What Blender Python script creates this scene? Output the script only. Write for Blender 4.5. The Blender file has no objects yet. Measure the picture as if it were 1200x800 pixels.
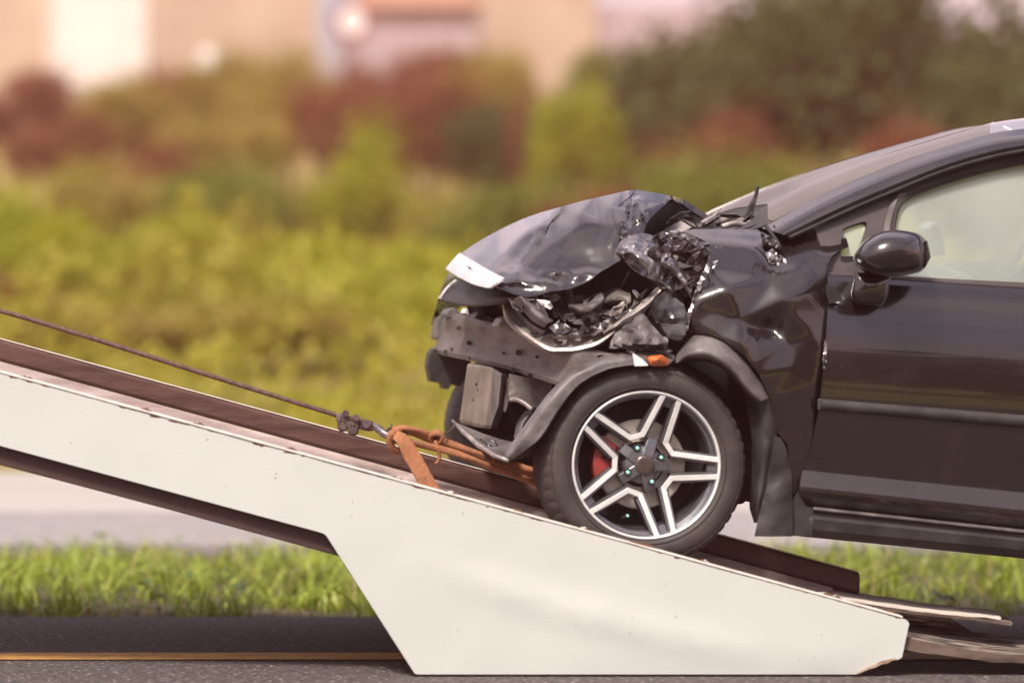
import bpy, bmesh, math, random
import numpy as np
from mathutils import Vector, Matrix, noise
from mathutils.geometry import delaunay_2d_cdt

SC = bpy.context.scene
COL = SC.collection
R = math.radians
random.seed(4)

# ------------------------------------------------------------------ camera, sky, sun, exposure
F, H, CY = 3483.0, 1.09, -9.0          # focal length in photo pixels, eye height, camera distance from the car side
PX0, PY0 = -150.0, 367.0               # principal point of the (cropped) photograph

def W(px, py, Y=0.0):
    """real place of a photo point that lies at depth Y"""
    d = Y - CY
    return Vector(((px - PX0) * d / F, Y, H - (py - PY0) * d / F))

cam = bpy.data.cameras.new("camera")
camo = bpy.data.objects.new("camera", cam)
COL.objects.link(camo)
camo.location = (0, CY, H)
camo.rotation_euler = (R(90), 0, 0)
cam.sensor_width = 36
cam.lens = 36 * F / 1200
cam.shift_x = (600 - PX0) / 1200
cam.shift_y = -(400 - PY0) / 1200
cam.clip_start, cam.clip_end = 0.1, 3000
cam.dof.use_dof = True
cam.dof.focus_distance = 9.4
cam.dof.aperture_fstop = 1.15
SC.camera = camo

SUN_EL, SUN_AZ = 52, 215               # azimuth: clockwise from +Y
world = bpy.data.worlds.new("World")
SC.world = world
world.use_nodes = True
wn = world.node_tree.nodes
sky = wn.new("ShaderNodeTexSky")
sky.sky_type = 'NISHITA'
sky.sun_disc = False
sky.sun_elevation = R(SUN_EL)
sky.sun_rotation = R(SUN_AZ)
sky.dust_density = 4.0
sky.air_density = 1.0
bgn = wn["Background"]
bgn.inputs[1].default_value = 0.10
# thin, nearly closed cloud cover over the blue
wl = world.node_tree.links
wtc = wn.new("ShaderNodeTexCoord")
wmp = wn.new("ShaderNodeMapping"); wmp.inputs["Scale"].default_value = (1, 1, 2.5)
wnz = wn.new("ShaderNodeTexNoise"); wnz.inputs["Scale"].default_value = 2.2; wnz.inputs["Detail"].default_value = 7
wmr = wn.new("ShaderNodeMapRange"); wmr.inputs["From Min"].default_value = .40; wmr.inputs["From Max"].default_value = .58
wmr.inputs["To Min"].default_value = .12; wmr.inputs["To Max"].default_value = 1.0
wmx = wn.new("ShaderNodeMix"); wmx.data_type = 'RGBA'
wmx.inputs[7].default_value = (5.8, 5.0, 5.4, 1)
wl.new(wtc.outputs["Generated"], wmp.inputs[0]); wl.new(wmp.outputs[0], wnz.inputs["Vector"]); wl.new(wnz.outputs[0], wmr.inputs[0])
wl.new(wmr.outputs[0], wmx.inputs[0]); wl.new(sky.outputs[0], wmx.inputs[6]); wl.new(wmx.outputs[2], bgn.inputs[0])
sl = bpy.data.lights.new("sun", 'SUN')
sl.energy = 3.1
sl.angle = R(11)
sl.color = (1.0, 0.91, 0.79)
so = bpy.data.objects.new("sun", sl)
COL.objects.link(so)
az, el = R(SUN_AZ), R(SUN_EL)
sdir = Vector((math.sin(az) * math.cos(el), math.cos(az) * math.cos(el), math.sin(el)))
so.rotation_euler = sdir.to_track_quat('Z', 'Y').to_euler()
SC.view_settings.view_transform = 'Standard'
SC.view_settings.look = 'None'
SC.view_settings.gamma = 1
SC.view_settings.exposure = 1.0
SC.cycles.max_bounces = 8
SC.cycles.transparent_max_bounces = 12
SC.cycles.volume_bounces = 1

# ------------------------------------------------------------------ materials
def mat(name, c1, c2=None, rough=0.6, metal=0.0, scale=8.0, detail=6.0, bump=0.0, bscale=None, coat=0.0,
        lo=0.4, hi=0.6, rough2=None, stretch=None, spec=0.5, c3=None, s3=3.0, lo3=0.55, hi3=0.7, trans=0.0, coat_r=0.05):
    m = bpy.data.materials.new(name)
    m.use_nodes = True
    n, l = m.node_tree.nodes, m.node_tree.links
    b = n["Principled BSDF"]
    b.inputs["Roughness"].default_value = rough
    b.inputs["Metallic"].default_value = metal
    b.inputs["Specular IOR Level"].default_value = spec
    b.inputs["Coat Weight"].default_value = coat
    b.inputs["Coat Roughness"].default_value = coat_r
    b.inputs["Base Color"].default_value = (*c1, 1)
    tc = n.new("ShaderNodeTexCoord")
    vec = tc.outputs["Object"]
    if stretch:
        mp = n.new("ShaderNodeMapping")
        mp.inputs["Scale"].default_value = stretch
        l.new(vec, mp.inputs[0])
        vec = mp.outputs[0]

    def nz(s, d=detail):
        t = n.new("ShaderNodeTexNoise")
        t.inputs["Scale"].default_value = s
        t.inputs["Detail"].default_value = d
        t.inputs["Roughness"].default_value = 0.65
        l.new(vec, t.inputs["Vector"])
        return t.outputs[0]

    def ramp(f, a, z):
        r = n.new("ShaderNodeMapRange")
        r.inputs["From Min"].default_value = a
        r.inputs["From Max"].default_value = z
        l.new(f, r.inputs[0])
        return r.outputs[0]
    col = None
    if c2 is not None:
        f = ramp(nz(scale), lo, hi)
        mx = n.new("ShaderNodeMix")
        mx.data_type = 'RGBA'
        l.new(f, mx.inputs[0])
        mx.inputs[6].default_value = (*c1, 1)
        mx.inputs[7].default_value = (*c2, 1)
        col = mx.outputs[2]
        if rough2 is not None:
            r = n.new("ShaderNodeMapRange")
            r.inputs["To Min"].default_value = rough
            r.inputs["To Max"].default_value = rough2
            l.new(f, r.inputs[0])
            l.new(r.outputs[0], b.inputs["Roughness"])
    if c3 is not None:
        f3 = ramp(nz(s3, 8), lo3, hi3)
        mx = n.new("ShaderNodeMix")
        mx.data_type = 'RGBA'
        l.new(f3, mx.inputs[0])
        if col:
            l.new(col, mx.inputs[6])
        else:
            mx.inputs[6].default_value = (*c1, 1)
        mx.inputs[7].default_value = (*c3, 1)
        col = mx.outputs[2]
    if col:
        l.new(col, b.inputs["Base Color"])
    if bump:
        bp = n.new("ShaderNodeBump")
        bp.inputs["Strength"].default_value = 1.0
        bp.inputs["Distance"].default_value = bump
        l.new(nz(bscale or scale * 3), bp.inputs["Height"])
        l.new(bp.outputs[0], b.inputs["Normal"])
    if trans:
        tr = n.new("ShaderNodeBsdfTranslucent")
        if col:
            l.new(col, tr.inputs[0])
        else:
            tr.inputs[0].default_value = (*c1, 1)
        ms = n.new("ShaderNodeMixShader")
        ms.inputs[0].default_value = trans
        l.new(b.outputs[0], ms.inputs[1])
        l.new(tr.outputs[0], ms.inputs[2])
        l.new(ms.outputs[0], n["Material Output"].inputs[0])
    return m

def glass_mat(name, film, amount, tint=(0.9, 0.97, 0.93), ior=1.5):
    m = bpy.data.materials.new(name)
    m.use_nodes = True
    n, l = m.node_tree.nodes, m.node_tree.links
    b = n["Principled BSDF"]
    b.inputs["Base Color"].default_value = (*film, 1)
    b.inputs["Roughness"].default_value = 0.8
    b.inputs["Specular IOR Level"].default_value = 0.1
    t = n.new("ShaderNodeBsdfTransparent")
    t.inputs[0].default_value = (*tint, 1)
    g = n.new("ShaderNodeBsdfGlossy")
    g.inputs["Roughness"].default_value = 0.03
    fr = n.new("ShaderNodeFresnel")
    fr.inputs[0].default_value = ior
    m1 = n.new("ShaderNodeMixShader")
    m2 = n.new("ShaderNodeMixShader")
    tc = n.new("ShaderNodeTexCoord")
    nz = n.new("ShaderNodeTexNoise")
    nz.inputs["Scale"].default_value = 2.2
    nz.inputs["Detail"].default_value = 4
    l.new(tc.outputs["Object"], nz.inputs["Vector"])
    mr = n.new("ShaderNodeMapRange")
    mr.inputs["From Min"].default_value = 0.3
    mr.inputs["From Max"].default_value = 0.7
    mr.inputs["To Min"].default_value = amount * 0.75
    mr.inputs["To Max"].default_value = min(1, amount * 1.3)
    l.new(nz.outputs[0], mr.inputs[0])
    l.new(mr.outputs[0], m1.inputs[0])
    l.new(t.outputs[0], m1.inputs[1])
    l.new(b.outputs[0], m1.inputs[2])
    l.new(fr.outputs[0], m2.inputs[0])
    l.new(m1.outputs[0], m2.inputs[1])
    l.new(g.outputs[0], m2.inputs[2])
    l.new(m2.outputs[0], n["Material Output"].inputs[0])
    return m

M = {}
M['paint'] = mat('black_car_paint', (0.009, 0.006, 0.007), (0.022, 0.015, 0.015), rough=0.24, rough2=0.4, scale=3, coat=1.0, coat_r=0.04,
                 lo=0.5, hi=0.8, bump=0.0004, bscale=5)
M['paint_dusty'] = mat('dusty_black_paint', (0.014, 0.012, 0.013), (0.045, 0.036, 0.034), rough=0.35, rough2=0.6, scale=14, coat=0.6, coat_r=0.12,
                       lo=0.45, hi=0.8, bump=0.0006, bscale=60)
M['paint_torn'] = mat('crushed_black_paint', (0.035, 0.028, 0.03), (0.12, 0.1, 0.1), rough=0.2, rough2=0.5, scale=22, coat=0.7, lo=0.48, hi=0.72,
                      bump=0.003, bscale=26, c3=(0.42, 0.39, 0.4), s3=26, lo3=0.57, hi3=0.66)
M['paint_shred'] = mat('shredded_black_paint', (0.016, 0.009, 0.010), (0.07, 0.05, 0.05), rough=0.2, rough2=0.5, scale=24, coat=0.5, lo=0.5, hi=0.75, bump=0.003, bscale=30, c3=(0.5, 0.46, 0.48), s3=30, lo3=0.58, hi3=0.66)
M['plastic'] = mat('matt_black_plastic', (0.016, 0.014, 0.014), (0.05, 0.043, 0.04), rough=0.5, rough2=0.75, scale=10, lo=0.4, hi=0.8, bump=0.001, bscale=50)
M['plastic_grey'] = mat('scuffed_grey_plastic', (0.06, 0.053, 0.053), (0.17, 0.15, 0.15), rough=0.45, rough2=0.6, scale=12, lo=0.4, hi=0.75, bump=0.001, bscale=40)
M['frame_grey'] = mat('window_frame_plastic', (0.045, 0.036, 0.037), (0.06, 0.05, 0.05), rough=0.42, scale=6)
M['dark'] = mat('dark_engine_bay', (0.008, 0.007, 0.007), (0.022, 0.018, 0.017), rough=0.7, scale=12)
M['beam'] = mat('dirty_bare_steel', (0.10, 0.085, 0.08), (0.2, 0.175, 0.165), rough=0.55, metal=0.35, scale=7, lo=0.3, hi=0.75, bump=0.0012, bscale=55,
                c3=(0.06, 0.045, 0.04), s3=9, lo3=0.55, hi3=0.72, stretch=(1, 1, 2.2))
M['brace'] = mat('brown_dusty_steel', (0.13, 0.105, 0.085), (0.20, 0.165, 0.14), rough=0.6, metal=0.2, scale=8, bump=0.001, bscale=60)
M['bare'] = mat('torn_bare_metal', (0.55, 0.53, 0.54), (0.3, 0.28, 0.28), rough=0.25, metal=0.9, scale=20, bump=0.002, bscale=30)
M['alu'] = mat('cast_headlight_bracket', (0.38, 0.34, 0.32), (0.2, 0.17, 0.165), rough=0.42, metal=0.4, scale=14, bump=0.001, bscale=60)
M['chrome'] = mat('white_silver_trim', (0.62, 0.60, 0.62), (0.5, 0.48, 0.5), rough=0.25, metal=0.2, scale=12, coat=0.5)
M['rubber'] = mat('tyre_rubber', (0.026, 0.021, 0.020), (0.055, 0.045, 0.041), rough=0.6, rough2=0.75, scale=9, lo=0.35, hi=0.75, bump=0.0006, bscale=90)
M['wheel_face'] = mat('machined_alloy', (0.72, 0.715, 0.71), (0.64, 0.635, 0.63), rough=0.35, metal=0.25, scale=30)
M['wheel_dark'] = mat('gunmetal_alloy', (0.12, 0.12, 0.135), (0.16, 0.16, 0.175), rough=0.32, metal=0.6, scale=20, coat=0.3)
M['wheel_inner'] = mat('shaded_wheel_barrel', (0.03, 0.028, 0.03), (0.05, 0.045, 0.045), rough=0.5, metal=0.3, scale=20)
M['cap'] = mat('bronze_grey_cap', (0.12, 0.095, 0.085), (0.16, 0.13, 0.12), rough=0.3, metal=0.7, scale=12)
M['lug'] = mat('teal_lug_nut', (0.35, 0.72, 0.70), rough=0.3)
M['disc'] = mat('brake_disc_steel', (0.62, 0.57, 0.50), (0.5, 0.46, 0.41), rough=0.45, metal=0.3, scale=30, stretch=(1, 1, 1))
M['caliper'] = mat('red_caliper', (0.27, 0.03, 0.027), (0.2, 0.025, 0.022), rough=0.45, scale=20)
M['orange'] = mat('amber_lamp_lens', (0.55, 0.15, 0.035), (0.42, 0.1, 0.02), rough=0.2, scale=20, coat=0.6)
M['white_plastic'] = mat('white_reflector', (0.75, 0.73, 0.72), rough=0.4)
M['seat'] = mat('grey_seat_fabric', (0.10, 0.095, 0.09), (0.14, 0.135, 0.13), rough=0.9, scale=60)
M['seat_light'] = mat('pale_headrest_fabric', (0.4, 0.4, 0.38), (0.34, 0.34, 0.33), rough=0.9, scale=60)
M['glass'] = glass_mat('dusty_sky_sheen_glass', (0.80, 0.85, 0.80), 0.15)  # pale film: dust, with the bright sky reflection put into its colour
M['windscreen'] = glass_mat('dusty_windscreen', (0.085, 0.064, 0.036), 0.8, ior=1.16)
M['rust'] = mat('rusty_dark_rail', (0.065, 0.030, 0.026), (0.14, 0.072, 0.062), rough=0.5, rough2=0.75, metal=0.3, scale=9, lo=0.35, hi=0.75, bump=0.001, bscale=40,
                stretch=(0.4, 1, 3))
M['ledge'] = mat('worn_dusty_ledge', (0.44, 0.36, 0.34), (0.24, 0.17, 0.155), rough=0.6, scale=10, lo=0.35, hi=0.7, bump=0.001, bscale=30, stretch=(0.35, 1, 4))
M['frame_dark'] = mat('dark_brown_beam', (0.05, 0.026, 0.024), (0.065, 0.034, 0.03), rough=0.6, scale=6)
M['lip'] = mat('pale_worn_lit_lip', (0.62, 0.57, 0.53), (0.4, 0.33, 0.3), rough=0.5, scale=14, lo=0.5, hi=0.75)  # worn panel lip; also colours the lit top edge of the rail
M['board_top'] = mat('pale_dusty_board', (0.70, 0.63, 0.57), (0.5, 0.43, 0.38), rough=0.85, scale=10, lo=0.35, hi=0.7, bump=0.0015, bscale=40, stretch=(0.5, 3, 3))
M['board_grain'] = mat('grey_weathered_board', (0.045, 0.034, 0.028), (0.42, 0.35, 0.30), rough=0.85, scale=22, lo=0.48, hi=0.66, bump=0.002, bscale=40, stretch=(0.22, 2.2, 2.2))
M['board_edge'] = mat('brown_board_edge', (0.06, 0.04, 0.03), (0.14, 0.10, 0.08), rough=0.8, scale=12, bump=0.001, bscale=50, stretch=(0.5, 2, 2))
M['cable'] = mat('rusty_wire_rope', (0.10, 0.055, 0.045), (0.16, 0.095, 0.075), rough=0.6, metal=0.4, scale=60)
M['clamp'] = mat('rusty_clamp_steel', (0.09, 0.065, 0.07), (0.17, 0.12, 0.12), rough=0.5, metal=0.5, scale=40, bump=0.001, bscale=90)
M['hook'] = mat('worn_hook_steel', (0.22, 0.19, 0.21), (0.14, 0.11, 0.12), rough=0.4, metal=0.6, scale=30)
M['strap'] = mat('faded_orange_webbing', (0.33, 0.135, 0.06), (0.24, 0.095, 0.045), rough=0.9, scale=70, lo=0.35, hi=0.65, bump=0.003, bscale=170, c3=(0.13, 0.06, 0.04), s3=16, lo3=0.52, hi3=0.7)

# white panel paint with chips along its top edge
def panel_mat():
    m = mat('chipped_white_paint', (0.53, 0.55, 0.525), (0.515, 0.535, 0.51), rough=0.42, scale=1.2, bump=0.0008, bscale=3)
    n, l = m.node_tree.nodes, m.node_tree.links
    b = n["Principled BSDF"]
    old = b.inputs["Base Color"].links[0].from_socket
    tc = n.new("ShaderNodeTexCoord")
    sp = n.new("ShaderNodeSeparateXYZ")
    l.new(tc.outputs["Object"], sp.inputs[0])
    a = W(0, 437, -0.08); z = W(1065, 726, -0.08)
    k = (a.z - z.z) / (z.x - a.x)
    c = a.z + k * a.x
    ma = n.new("ShaderNodeMath"); ma.operation = 'MULTIPLY_ADD'
    ma.inputs[1].default_value = k
    l.new(sp.outputs[0], ma.inputs[0]); l.new(sp.outputs[2], ma.inputs[2])
    d = n.new("ShaderNodeMath"); d.operation = 'SUBTRACT'; d.inputs[0].default_value = c
    l.new(ma.outputs[0], d.inputs[1])                       # distance below the top edge
    # long chips at the edge
    mp = n.new("ShaderNodeMapping"); mp.inputs["Scale"].default_value = (0.35, 1, 1)
    mp.inputs["Rotation"].default_value = (0, R(-15.2), 0)
    l.new(tc.outputs["Object"], mp.inputs[0])
    n1 = n.new("ShaderNodeTexNoise"); n1.inputs["Scale"].default_value = 60; n1.inputs["Detail"].default_value = 5
    l.new(mp.outputs[0], n1.inputs["Vector"])
    n0 = n.new("ShaderNodeTexNoise"); n0.inputs["Scale"].default_value = 5; n0.inputs["Detail"].default_value = 2
    l.new(tc.outputs["Object"], n0.inputs["Vector"])
    reach = n.new("ShaderNodeMapRange")
    reach.inputs["From Min"].default_value = 0.35; reach.inputs["From Max"].default_value = 0.7
    reach.inputs["To Min"].default_value = 0.002; reach.inputs["To Max"].default_value = 0.022
    l.new(n0.outputs[0], reach.inputs[0])
    near = n.new("ShaderNodeMath"); near.operation = 'DIVIDE'
    l.new(d.outputs[0], near.inputs[0]); l.new(reach.outputs[0], near.inputs[1])
    th = n.new("ShaderNodeMapRange")
    th.inputs["From Min"].default_value = 0.0; th.inputs["From Max"].default_value = 1.0
    th.inputs["To Min"].default_value = 0.44; th.inputs["To Max"].default_value = 0.85
    l.new(near.outputs[0], th.inputs[0])
    gt = n.new("ShaderNodeMath"); gt.operation = 'GREATER_THAN'
    l.new(n1.outputs[0], gt.inputs[0]); l.new(th.outputs[0], gt.inputs[1])
    # specks everywhere
    n2 = n.new("ShaderNodeTexNoise"); n2.inputs["Scale"].default_value = 55; n2.inputs["Detail"].default_value = 2
    l.new(tc.outputs["Object"], n2.inputs["Vector"])
    gs = n.new("ShaderNodeMapRange"); gs.inputs["From Min"].default_value = 0.745; gs.inputs["From Max"].default_value = 0.775
    gs.inputs["To Max"].default_value = 0.55
    l.new(n2.outputs[0], gs.inputs[0])
    mx0 = n.new("ShaderNodeMath"); mx0.operation = 'MAXIMUM'
    l.new(gt.outputs[0], mx0.inputs[0]); l.new(gs.outputs[0], mx0.inputs[1])
    # rusty bottom corner
    mx = n.new("ShaderNodeMix"); mx.data_type = 'RGBA'
    l.new(mx0.outputs[0], mx.inputs[0]); l.new(old, mx.inputs[6])
    mx.inputs[7].default_value = (0.14, 0.07, 0.05, 1)
    l.new(mx.outputs[2], b.inputs["Base Color"])
    return m
M['panel'] = panel_mat()

# ------------------------------------------------------------------ object helpers
def link(name, me, m=None, parent=None):
    o = bpy.data.objects.new(name, me)
    COL.objects.link(o)
    if parent:
        o.parent = parent
        o.matrix_parent_inverse = Matrix.Translation(-parent.location) if parent.type == 'EMPTY' and parent.parent is None else Matrix()
    if m is not None and me is not None:
        for k in (m if isinstance(m, (list, tuple)) else [m]):
            me.materials.append(M[k] if isinstance(k, str) else k)
    return o

def tag(o, label=None, cat=None, group=None, kind=None):
    if label: o['label'] = label
    if cat: o['category'] = cat
    if group: o['group'] = group
    if kind: o['kind'] = kind
    return o

def thing(name, loc, label, cat, group=None):
    o = bpy.data.objects.new(name, None)
    o.empty_display_size = 0.2
    o.location = loc
    COL.objects.link(o)
    return tag(o, label, cat, group)

def mesh(name, v, f, smooth=False):
    me = bpy.data.meshes.new(name)
    me.from_pydata([tuple(p) for p in v], [], f)
    me.update()
    if smooth:
        me.polygons.foreach_set("use_smooth", [True] * len(me.polygons))
    return me

def bev(o, w=0.003, seg=2, ang=35):
    md = o.modifiers.new("bevel", 'BEVEL')
    md.width, md.segments = w, seg
    md.limit_method = 'ANGLE'
    md.angle_limit = R(ang)
    return o

def solid(o, t, off=1.0):
    md = o.modifiers.new("solidify", 'SOLIDIFY')
    md.thickness, md.offset = t, off
    es = o.modifiers.new("edges", 'EDGE_SPLIT')
    es.split_angle = R(48)
    return o

def from_bm(name, bm, m, parent=None, smooth=False):
    me = bpy.data.meshes.new(name)
    bmesh.ops.recalc_face_normals(bm, faces=bm.faces[:])
    bm.to_mesh(me); bm.free()
    if smooth:
        me.polygons.foreach_set("use_smooth", [True] * len(me.polygons))
    return link(name, me, m, parent)

def resample(poly, step, closed=True):
    out = []
    n = len(poly)
    for i in range(n if closed else n - 1):
        a, b = np.array(poly[i], float), np.array(poly[(i + 1) % n], float)
        k = max(1, int(round(np.linalg.norm((b - a)[:2]) / step)))
        for t in range(k):
            out.append(tuple(a + (b - a) * t / k))
    if not closed:
        out.append(tuple(poly[-1]))
    return out

def smooth_line(pts, n):
    """Catmull-Rom through points of any dimension"""
    P = np.array(pts, float)
    P = np.vstack([2 * P[0] - P[1], P, 2 * P[-1] - P[-2]])
    L = np.concatenate([[0], np.cumsum(np.linalg.norm(np.diff(P[1:-1], axis=0), axis=1))])
    out = []
    for s in np.linspace(0, L[-1], n):
        i = min(np.searchsorted(L, s, side='right') - 1, len(L) - 2)
        t = (s - L[i]) / max(1e-9, L[i + 1] - L[i])
        p0, p1, p2, p3 = P[i], P[i + 1], P[i + 2], P[i + 3]
        out.append(0.5 * (2 * p1 + (p2 - p0) * t + (2 * p0 - 5 * p1 + 4 * p2 - p3) * t * t + (3 * p1 - p0 - 3 * p2 + p3) * t ** 3))
    return [tuple(q) for q in out]

def in_poly(P, poly):
    x, y = P[:, 0], P[:, 1]
    ins = np.zeros(len(P), bool)
    n = len(poly)
    for i in range(n):
        x1, y1 = poly[i][:2]; x2, y2 = poly[(i + 1) % n][:2]
        c = ((y1 > y) != (y2 > y))
        if y1 != y2:
            ins ^= c & (x < (x2 - x1) * (y - y1) / (y2 - y1) + x1)
    return ins

class Facets:
    """depth over the picture-side of a panel: flat facets between control points, softened"""
    def __init__(self, ctrl, soft=5.0):
        self.c = np.array(ctrl, float)
        v, e, f, *_ = delaunay_2d_cdt([Vector((p[0], p[1])) for p in ctrl], [], [], 0, 1e-4)
        self.v = np.array([(q.x, q.y) for q in v])
        d = ((self.v[:, None] - self.c[None, :, :2]) ** 2).sum(2)
        self.y = self.c[d.argmin(1), 2]
        self.t = [tuple(q) for q in f]
        self.soft = soft

    def raw(self, P):
        best = np.full(len(P), -1e9); out = np.zeros(len(P))
        for a, b, c in self.t:
            A, B, C = self.v[a], self.v[b], self.v[c]
            den = (B[1] - C[1]) * (A[0] - C[0]) + (C[0] - B[0]) * (A[1] - C[1])
            if abs(den) < 1e-6: continue
            u = ((B[1] - C[1]) * (P[:, 0] - C[0]) + (C[0] - B[0]) * (P[:, 1] - C[1])) / den
            v = ((C[1] - A[1]) * (P[:, 0] - C[0]) + (A[0] - C[0]) * (P[:, 1] - C[1])) / den
            w = 1 - u - v
            # how far outside this triangle, in pixels
            size = math.sqrt(abs(den))
            m = np.minimum(np.minimum(u, v), w) * size
            k = m > best
            k &= ~(best > -1e-6 * size)
            uc, vc, wc = np.clip(u, -.3, 1.3), np.clip(v, -.3, 1.3), np.clip(w, -.3, 1.3)
            val = (uc * self.y[a] + vc * self.y[b] + wc * self.y[c]) / np.maximum(.2, uc + vc + wc)
            out[k] = val[k]; best[k] = m[k]
        self.out = best < -1e-3
        return out

    def __call__(self, P):
        P = np.asarray(P, float)
        c = self.raw(P)
        if self.soft <= 0: return c
        cin = ~self.out
        acc, n = c * 2, np.full(len(P), 2.0)
        for r in (0.5, 1.0):
            for k in range(3):                       # opposite pairs, so that a plane stays a plane at the rim
                a = k * math.pi / 3 + r
                o = np.array([math.cos(a), math.sin(a)]) * self.soft * r
                p = self.raw(P + o); i1 = ~self.out
                q = self.raw(P - o); i2 = ~self.out
                ok = i1 & i2
                acc[ok] += p[ok] + q[ok]; n[ok] += 2
        return acc / n

def sheet_data(outline, depth, step=6, holes=(), rough=0.0, freq=0.03, seed=0, jitter=0.25):
    """a panel whose outline is given in side view; depth is a number or a function of the points"""
    ol = resample(outline, step)
    pts = [tuple(p[:2]) for p in ol]
    edges = [(i, (i + 1) % len(pts)) for i in range(len(pts))]
    hl = []
    for h in holes:
        hp = [tuple(p[:2]) for p in resample(h, step)]
        s = len(pts)
        pts += hp
        edges += [(s + i, s + (i + 1) % len(hp)) for i in range(len(hp))]
        hl.append(hp)
    A = np.array(pts)
    rng = np.random.default_rng(seed)
    gx, gy = np.meshgrid(np.arange(A[:, 0].min(), A[:, 0].max(), step), np.arange(A[:, 1].min(), A[:, 1].max(), step * 0.87))
    gx = gx + (np.arange(gx.shape[0])[:, None] % 2) * step * 0.5
    G = np.stack([gx.ravel(), gy.ravel()], 1)
    G = G + rng.uniform(-jitter, jitter, G.shape) * step
    G = G[in_poly(G, pts[:len(ol)])]
    for h in hl: G = G[~in_poly(G, h)]
    if len(G):
        d = np.sqrt(((G[:, None] - A[None]) ** 2).sum(2)).min(1)
        G = G[d > step * 0.5]
    allp = np.vstack([A, G]) if len(G) else A
    v, e, f, *_ = delaunay_2d_cdt([Vector(p) for p in allp], edges, [], 0, 1e-4)
    V = np.array([(q.x, q.y) for q in v])
    Fc = np.array([list(q) for q in f if len(q) == 3])
    cen = V[Fc].mean(1)
    keep = in_poly(cen, pts[:len(ol)])
    for h in hl: keep &= ~in_poly(cen, h)
    Fc = Fc[keep]
    Y = depth(V) if callable(depth) else np.full(len(V), float(depth))
    if rough:
        for i, (x, y) in enumerate(V):
            q = Vector((x * freq, y * freq, seed * 7.3))
            Y[i] += rough * (abs(noise.noise(q)) * 2 - 0.5 + 0.5 * noise.noise(q * 2.7))
    verts = [W(V[i, 0], V[i, 1], Y[i]) for i in range(len(V))]
    return verts, [tuple(int(k) for k in q) for q in Fc]

def orient_front(verts, faces):
    """make the faces look towards the road side (-Y)"""
    out = []
    for q in faces:
        a, b, c = (verts[k] for k in q[:3])
        n = (b - a).cross(c - a)
        out.append(q if n.y < 0 else tuple(reversed(q)))
    return out

def sheet(name, outline, depth, m, parent, step=6, holes=(), rough=0.0, freq=0.03, seed=0, thick=0.003, smooth=True, sharp=None):
    v, f = sheet_data(outline, depth, step, holes, rough, freq, seed)
    me = mesh(name, v, orient_front(v, f), smooth)
    o = link(name, me, m, parent)
    if thick: solid(o, thick, -1.0)
    if sharp is not None:
        me.set_sharp_from_angle(angle=R(sharp))
    return o

def loft(name, rows, m, parent, nu=24, nv=None, thick=0.0, smooth=True, flip=False, dispf=None):
    """rows: side-view polylines (px, py, Y); surface through them"""
    rows = [smooth_line(r, nu) if len(r) > 2 else [tuple(np.array(r[0]) + (np.array(r[1]) - np.array(r[0])) * t) for t in np.linspace(0, 1, nu)] for r in rows]
    A = np.array(rows, float)
    if nv:
        A = np.stack([np.array(smooth_line(A[:, i], nv)) for i in range(nu)], 1)
    nr = A.shape[0]
    V = [W(*A[j, i]) for j in range(nr) for i in range(nu)]
    if dispf: V = [dispf(p) for p in V]
    Fs = []
    for j in range(nr - 1):
        for i in range(nu - 1):
            q = (j * nu + i, j * nu + i + 1, (j + 1) * nu + i + 1, (j + 1) * nu + i)
            Fs.append(tuple(reversed(q)) if flip else q)
    me = mesh(name, V, Fs, smooth)
    o = link(name, me, m, parent)
    if thick: solid(o, thick, 0.0)
    return o

def prism(name, poly, y0, y1, m, parent, b=0.003, sheet_step=None):
    """side-view polygon extruded across the car from depth y0 to y1 (kept the same real size)"""
    pts = [W(p[0], p[1], y0) for p in poly]
    n = len(pts)
    V = [Vector((p.x, y0, p.z)) for p in pts] + [Vector((p.x, y1, p.z)) for p in pts]
    Fs = [tuple(range(n)), tuple(reversed(range(n, 2 * n)))] + [(i, i + n, (i + 1) % n + n, (i + 1) % n) for i in range(n)]
    bm = bmesh.new()
    vs = [bm.verts.new(p) for p in V]
    for q in Fs: bm.faces.new([vs[k] for k in q])
    o = from_bm(name, bm, m, parent)
    if b: bev(o, b)
    return o

def hexa(name, corners, m, parent, b=0.003):
    """box from eight points: front loop of four (px,py,Y), back loop of four"""
    V = [W(*c) for c in corners]
    Fs = [(0, 1, 2, 3), (7, 6, 5, 4), (0, 4, 5, 1), (1, 5, 6, 2), (2, 6, 7, 3), (3, 7, 4, 0)]
    bm = bmesh.new()
    vs = [bm.verts.new(p) for p in V]
    for q in Fs: bm.faces.new([vs[k] for k in q])
    o = from_bm(name, bm, m, parent)
    if b: bev(o, b)
    return o

def tube_data(path, r, seg=10, cap=True, twist=None, lobes=0):
    P = [Vector(p) for p in path]
    V, Fs = [], []
    up = Vector((0, 1, 0.01))
    n = len(P)
    for i, p in enumerate(P):
        t = (P[min(i + 1, n - 1)] - P[max(i - 1, 0)]).normalized()
        a = t.cross(up)
        if a.length < 1e-4: a = t.cross(Vector((1, 0, 0)))
        a.normalize()
        b = t.cross(a)
        rr = r[i] if isinstance(r, (list, tuple)) else r
        for k in range(seg):
            th = 2 * math.pi * k / seg
            q = rr
            if lobes: q *= 1 + 0.16 * math.cos(lobes * (th + (twist or 0) * i))
            V.append(p + a * math.cos(th) * q + b * math.sin(th) * q)
    for i in range(n - 1):
        for k in range(seg):
            Fs.append((i * seg + k, i * seg + (k + 1) % seg, (i + 1) * seg + (k + 1) % seg, (i + 1) * seg + k))
    if cap:
        Fs.append(tuple(reversed(range(seg))))
        Fs.append(tuple((n - 1) * seg + k for k in range(seg)))
    return V, Fs

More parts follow.
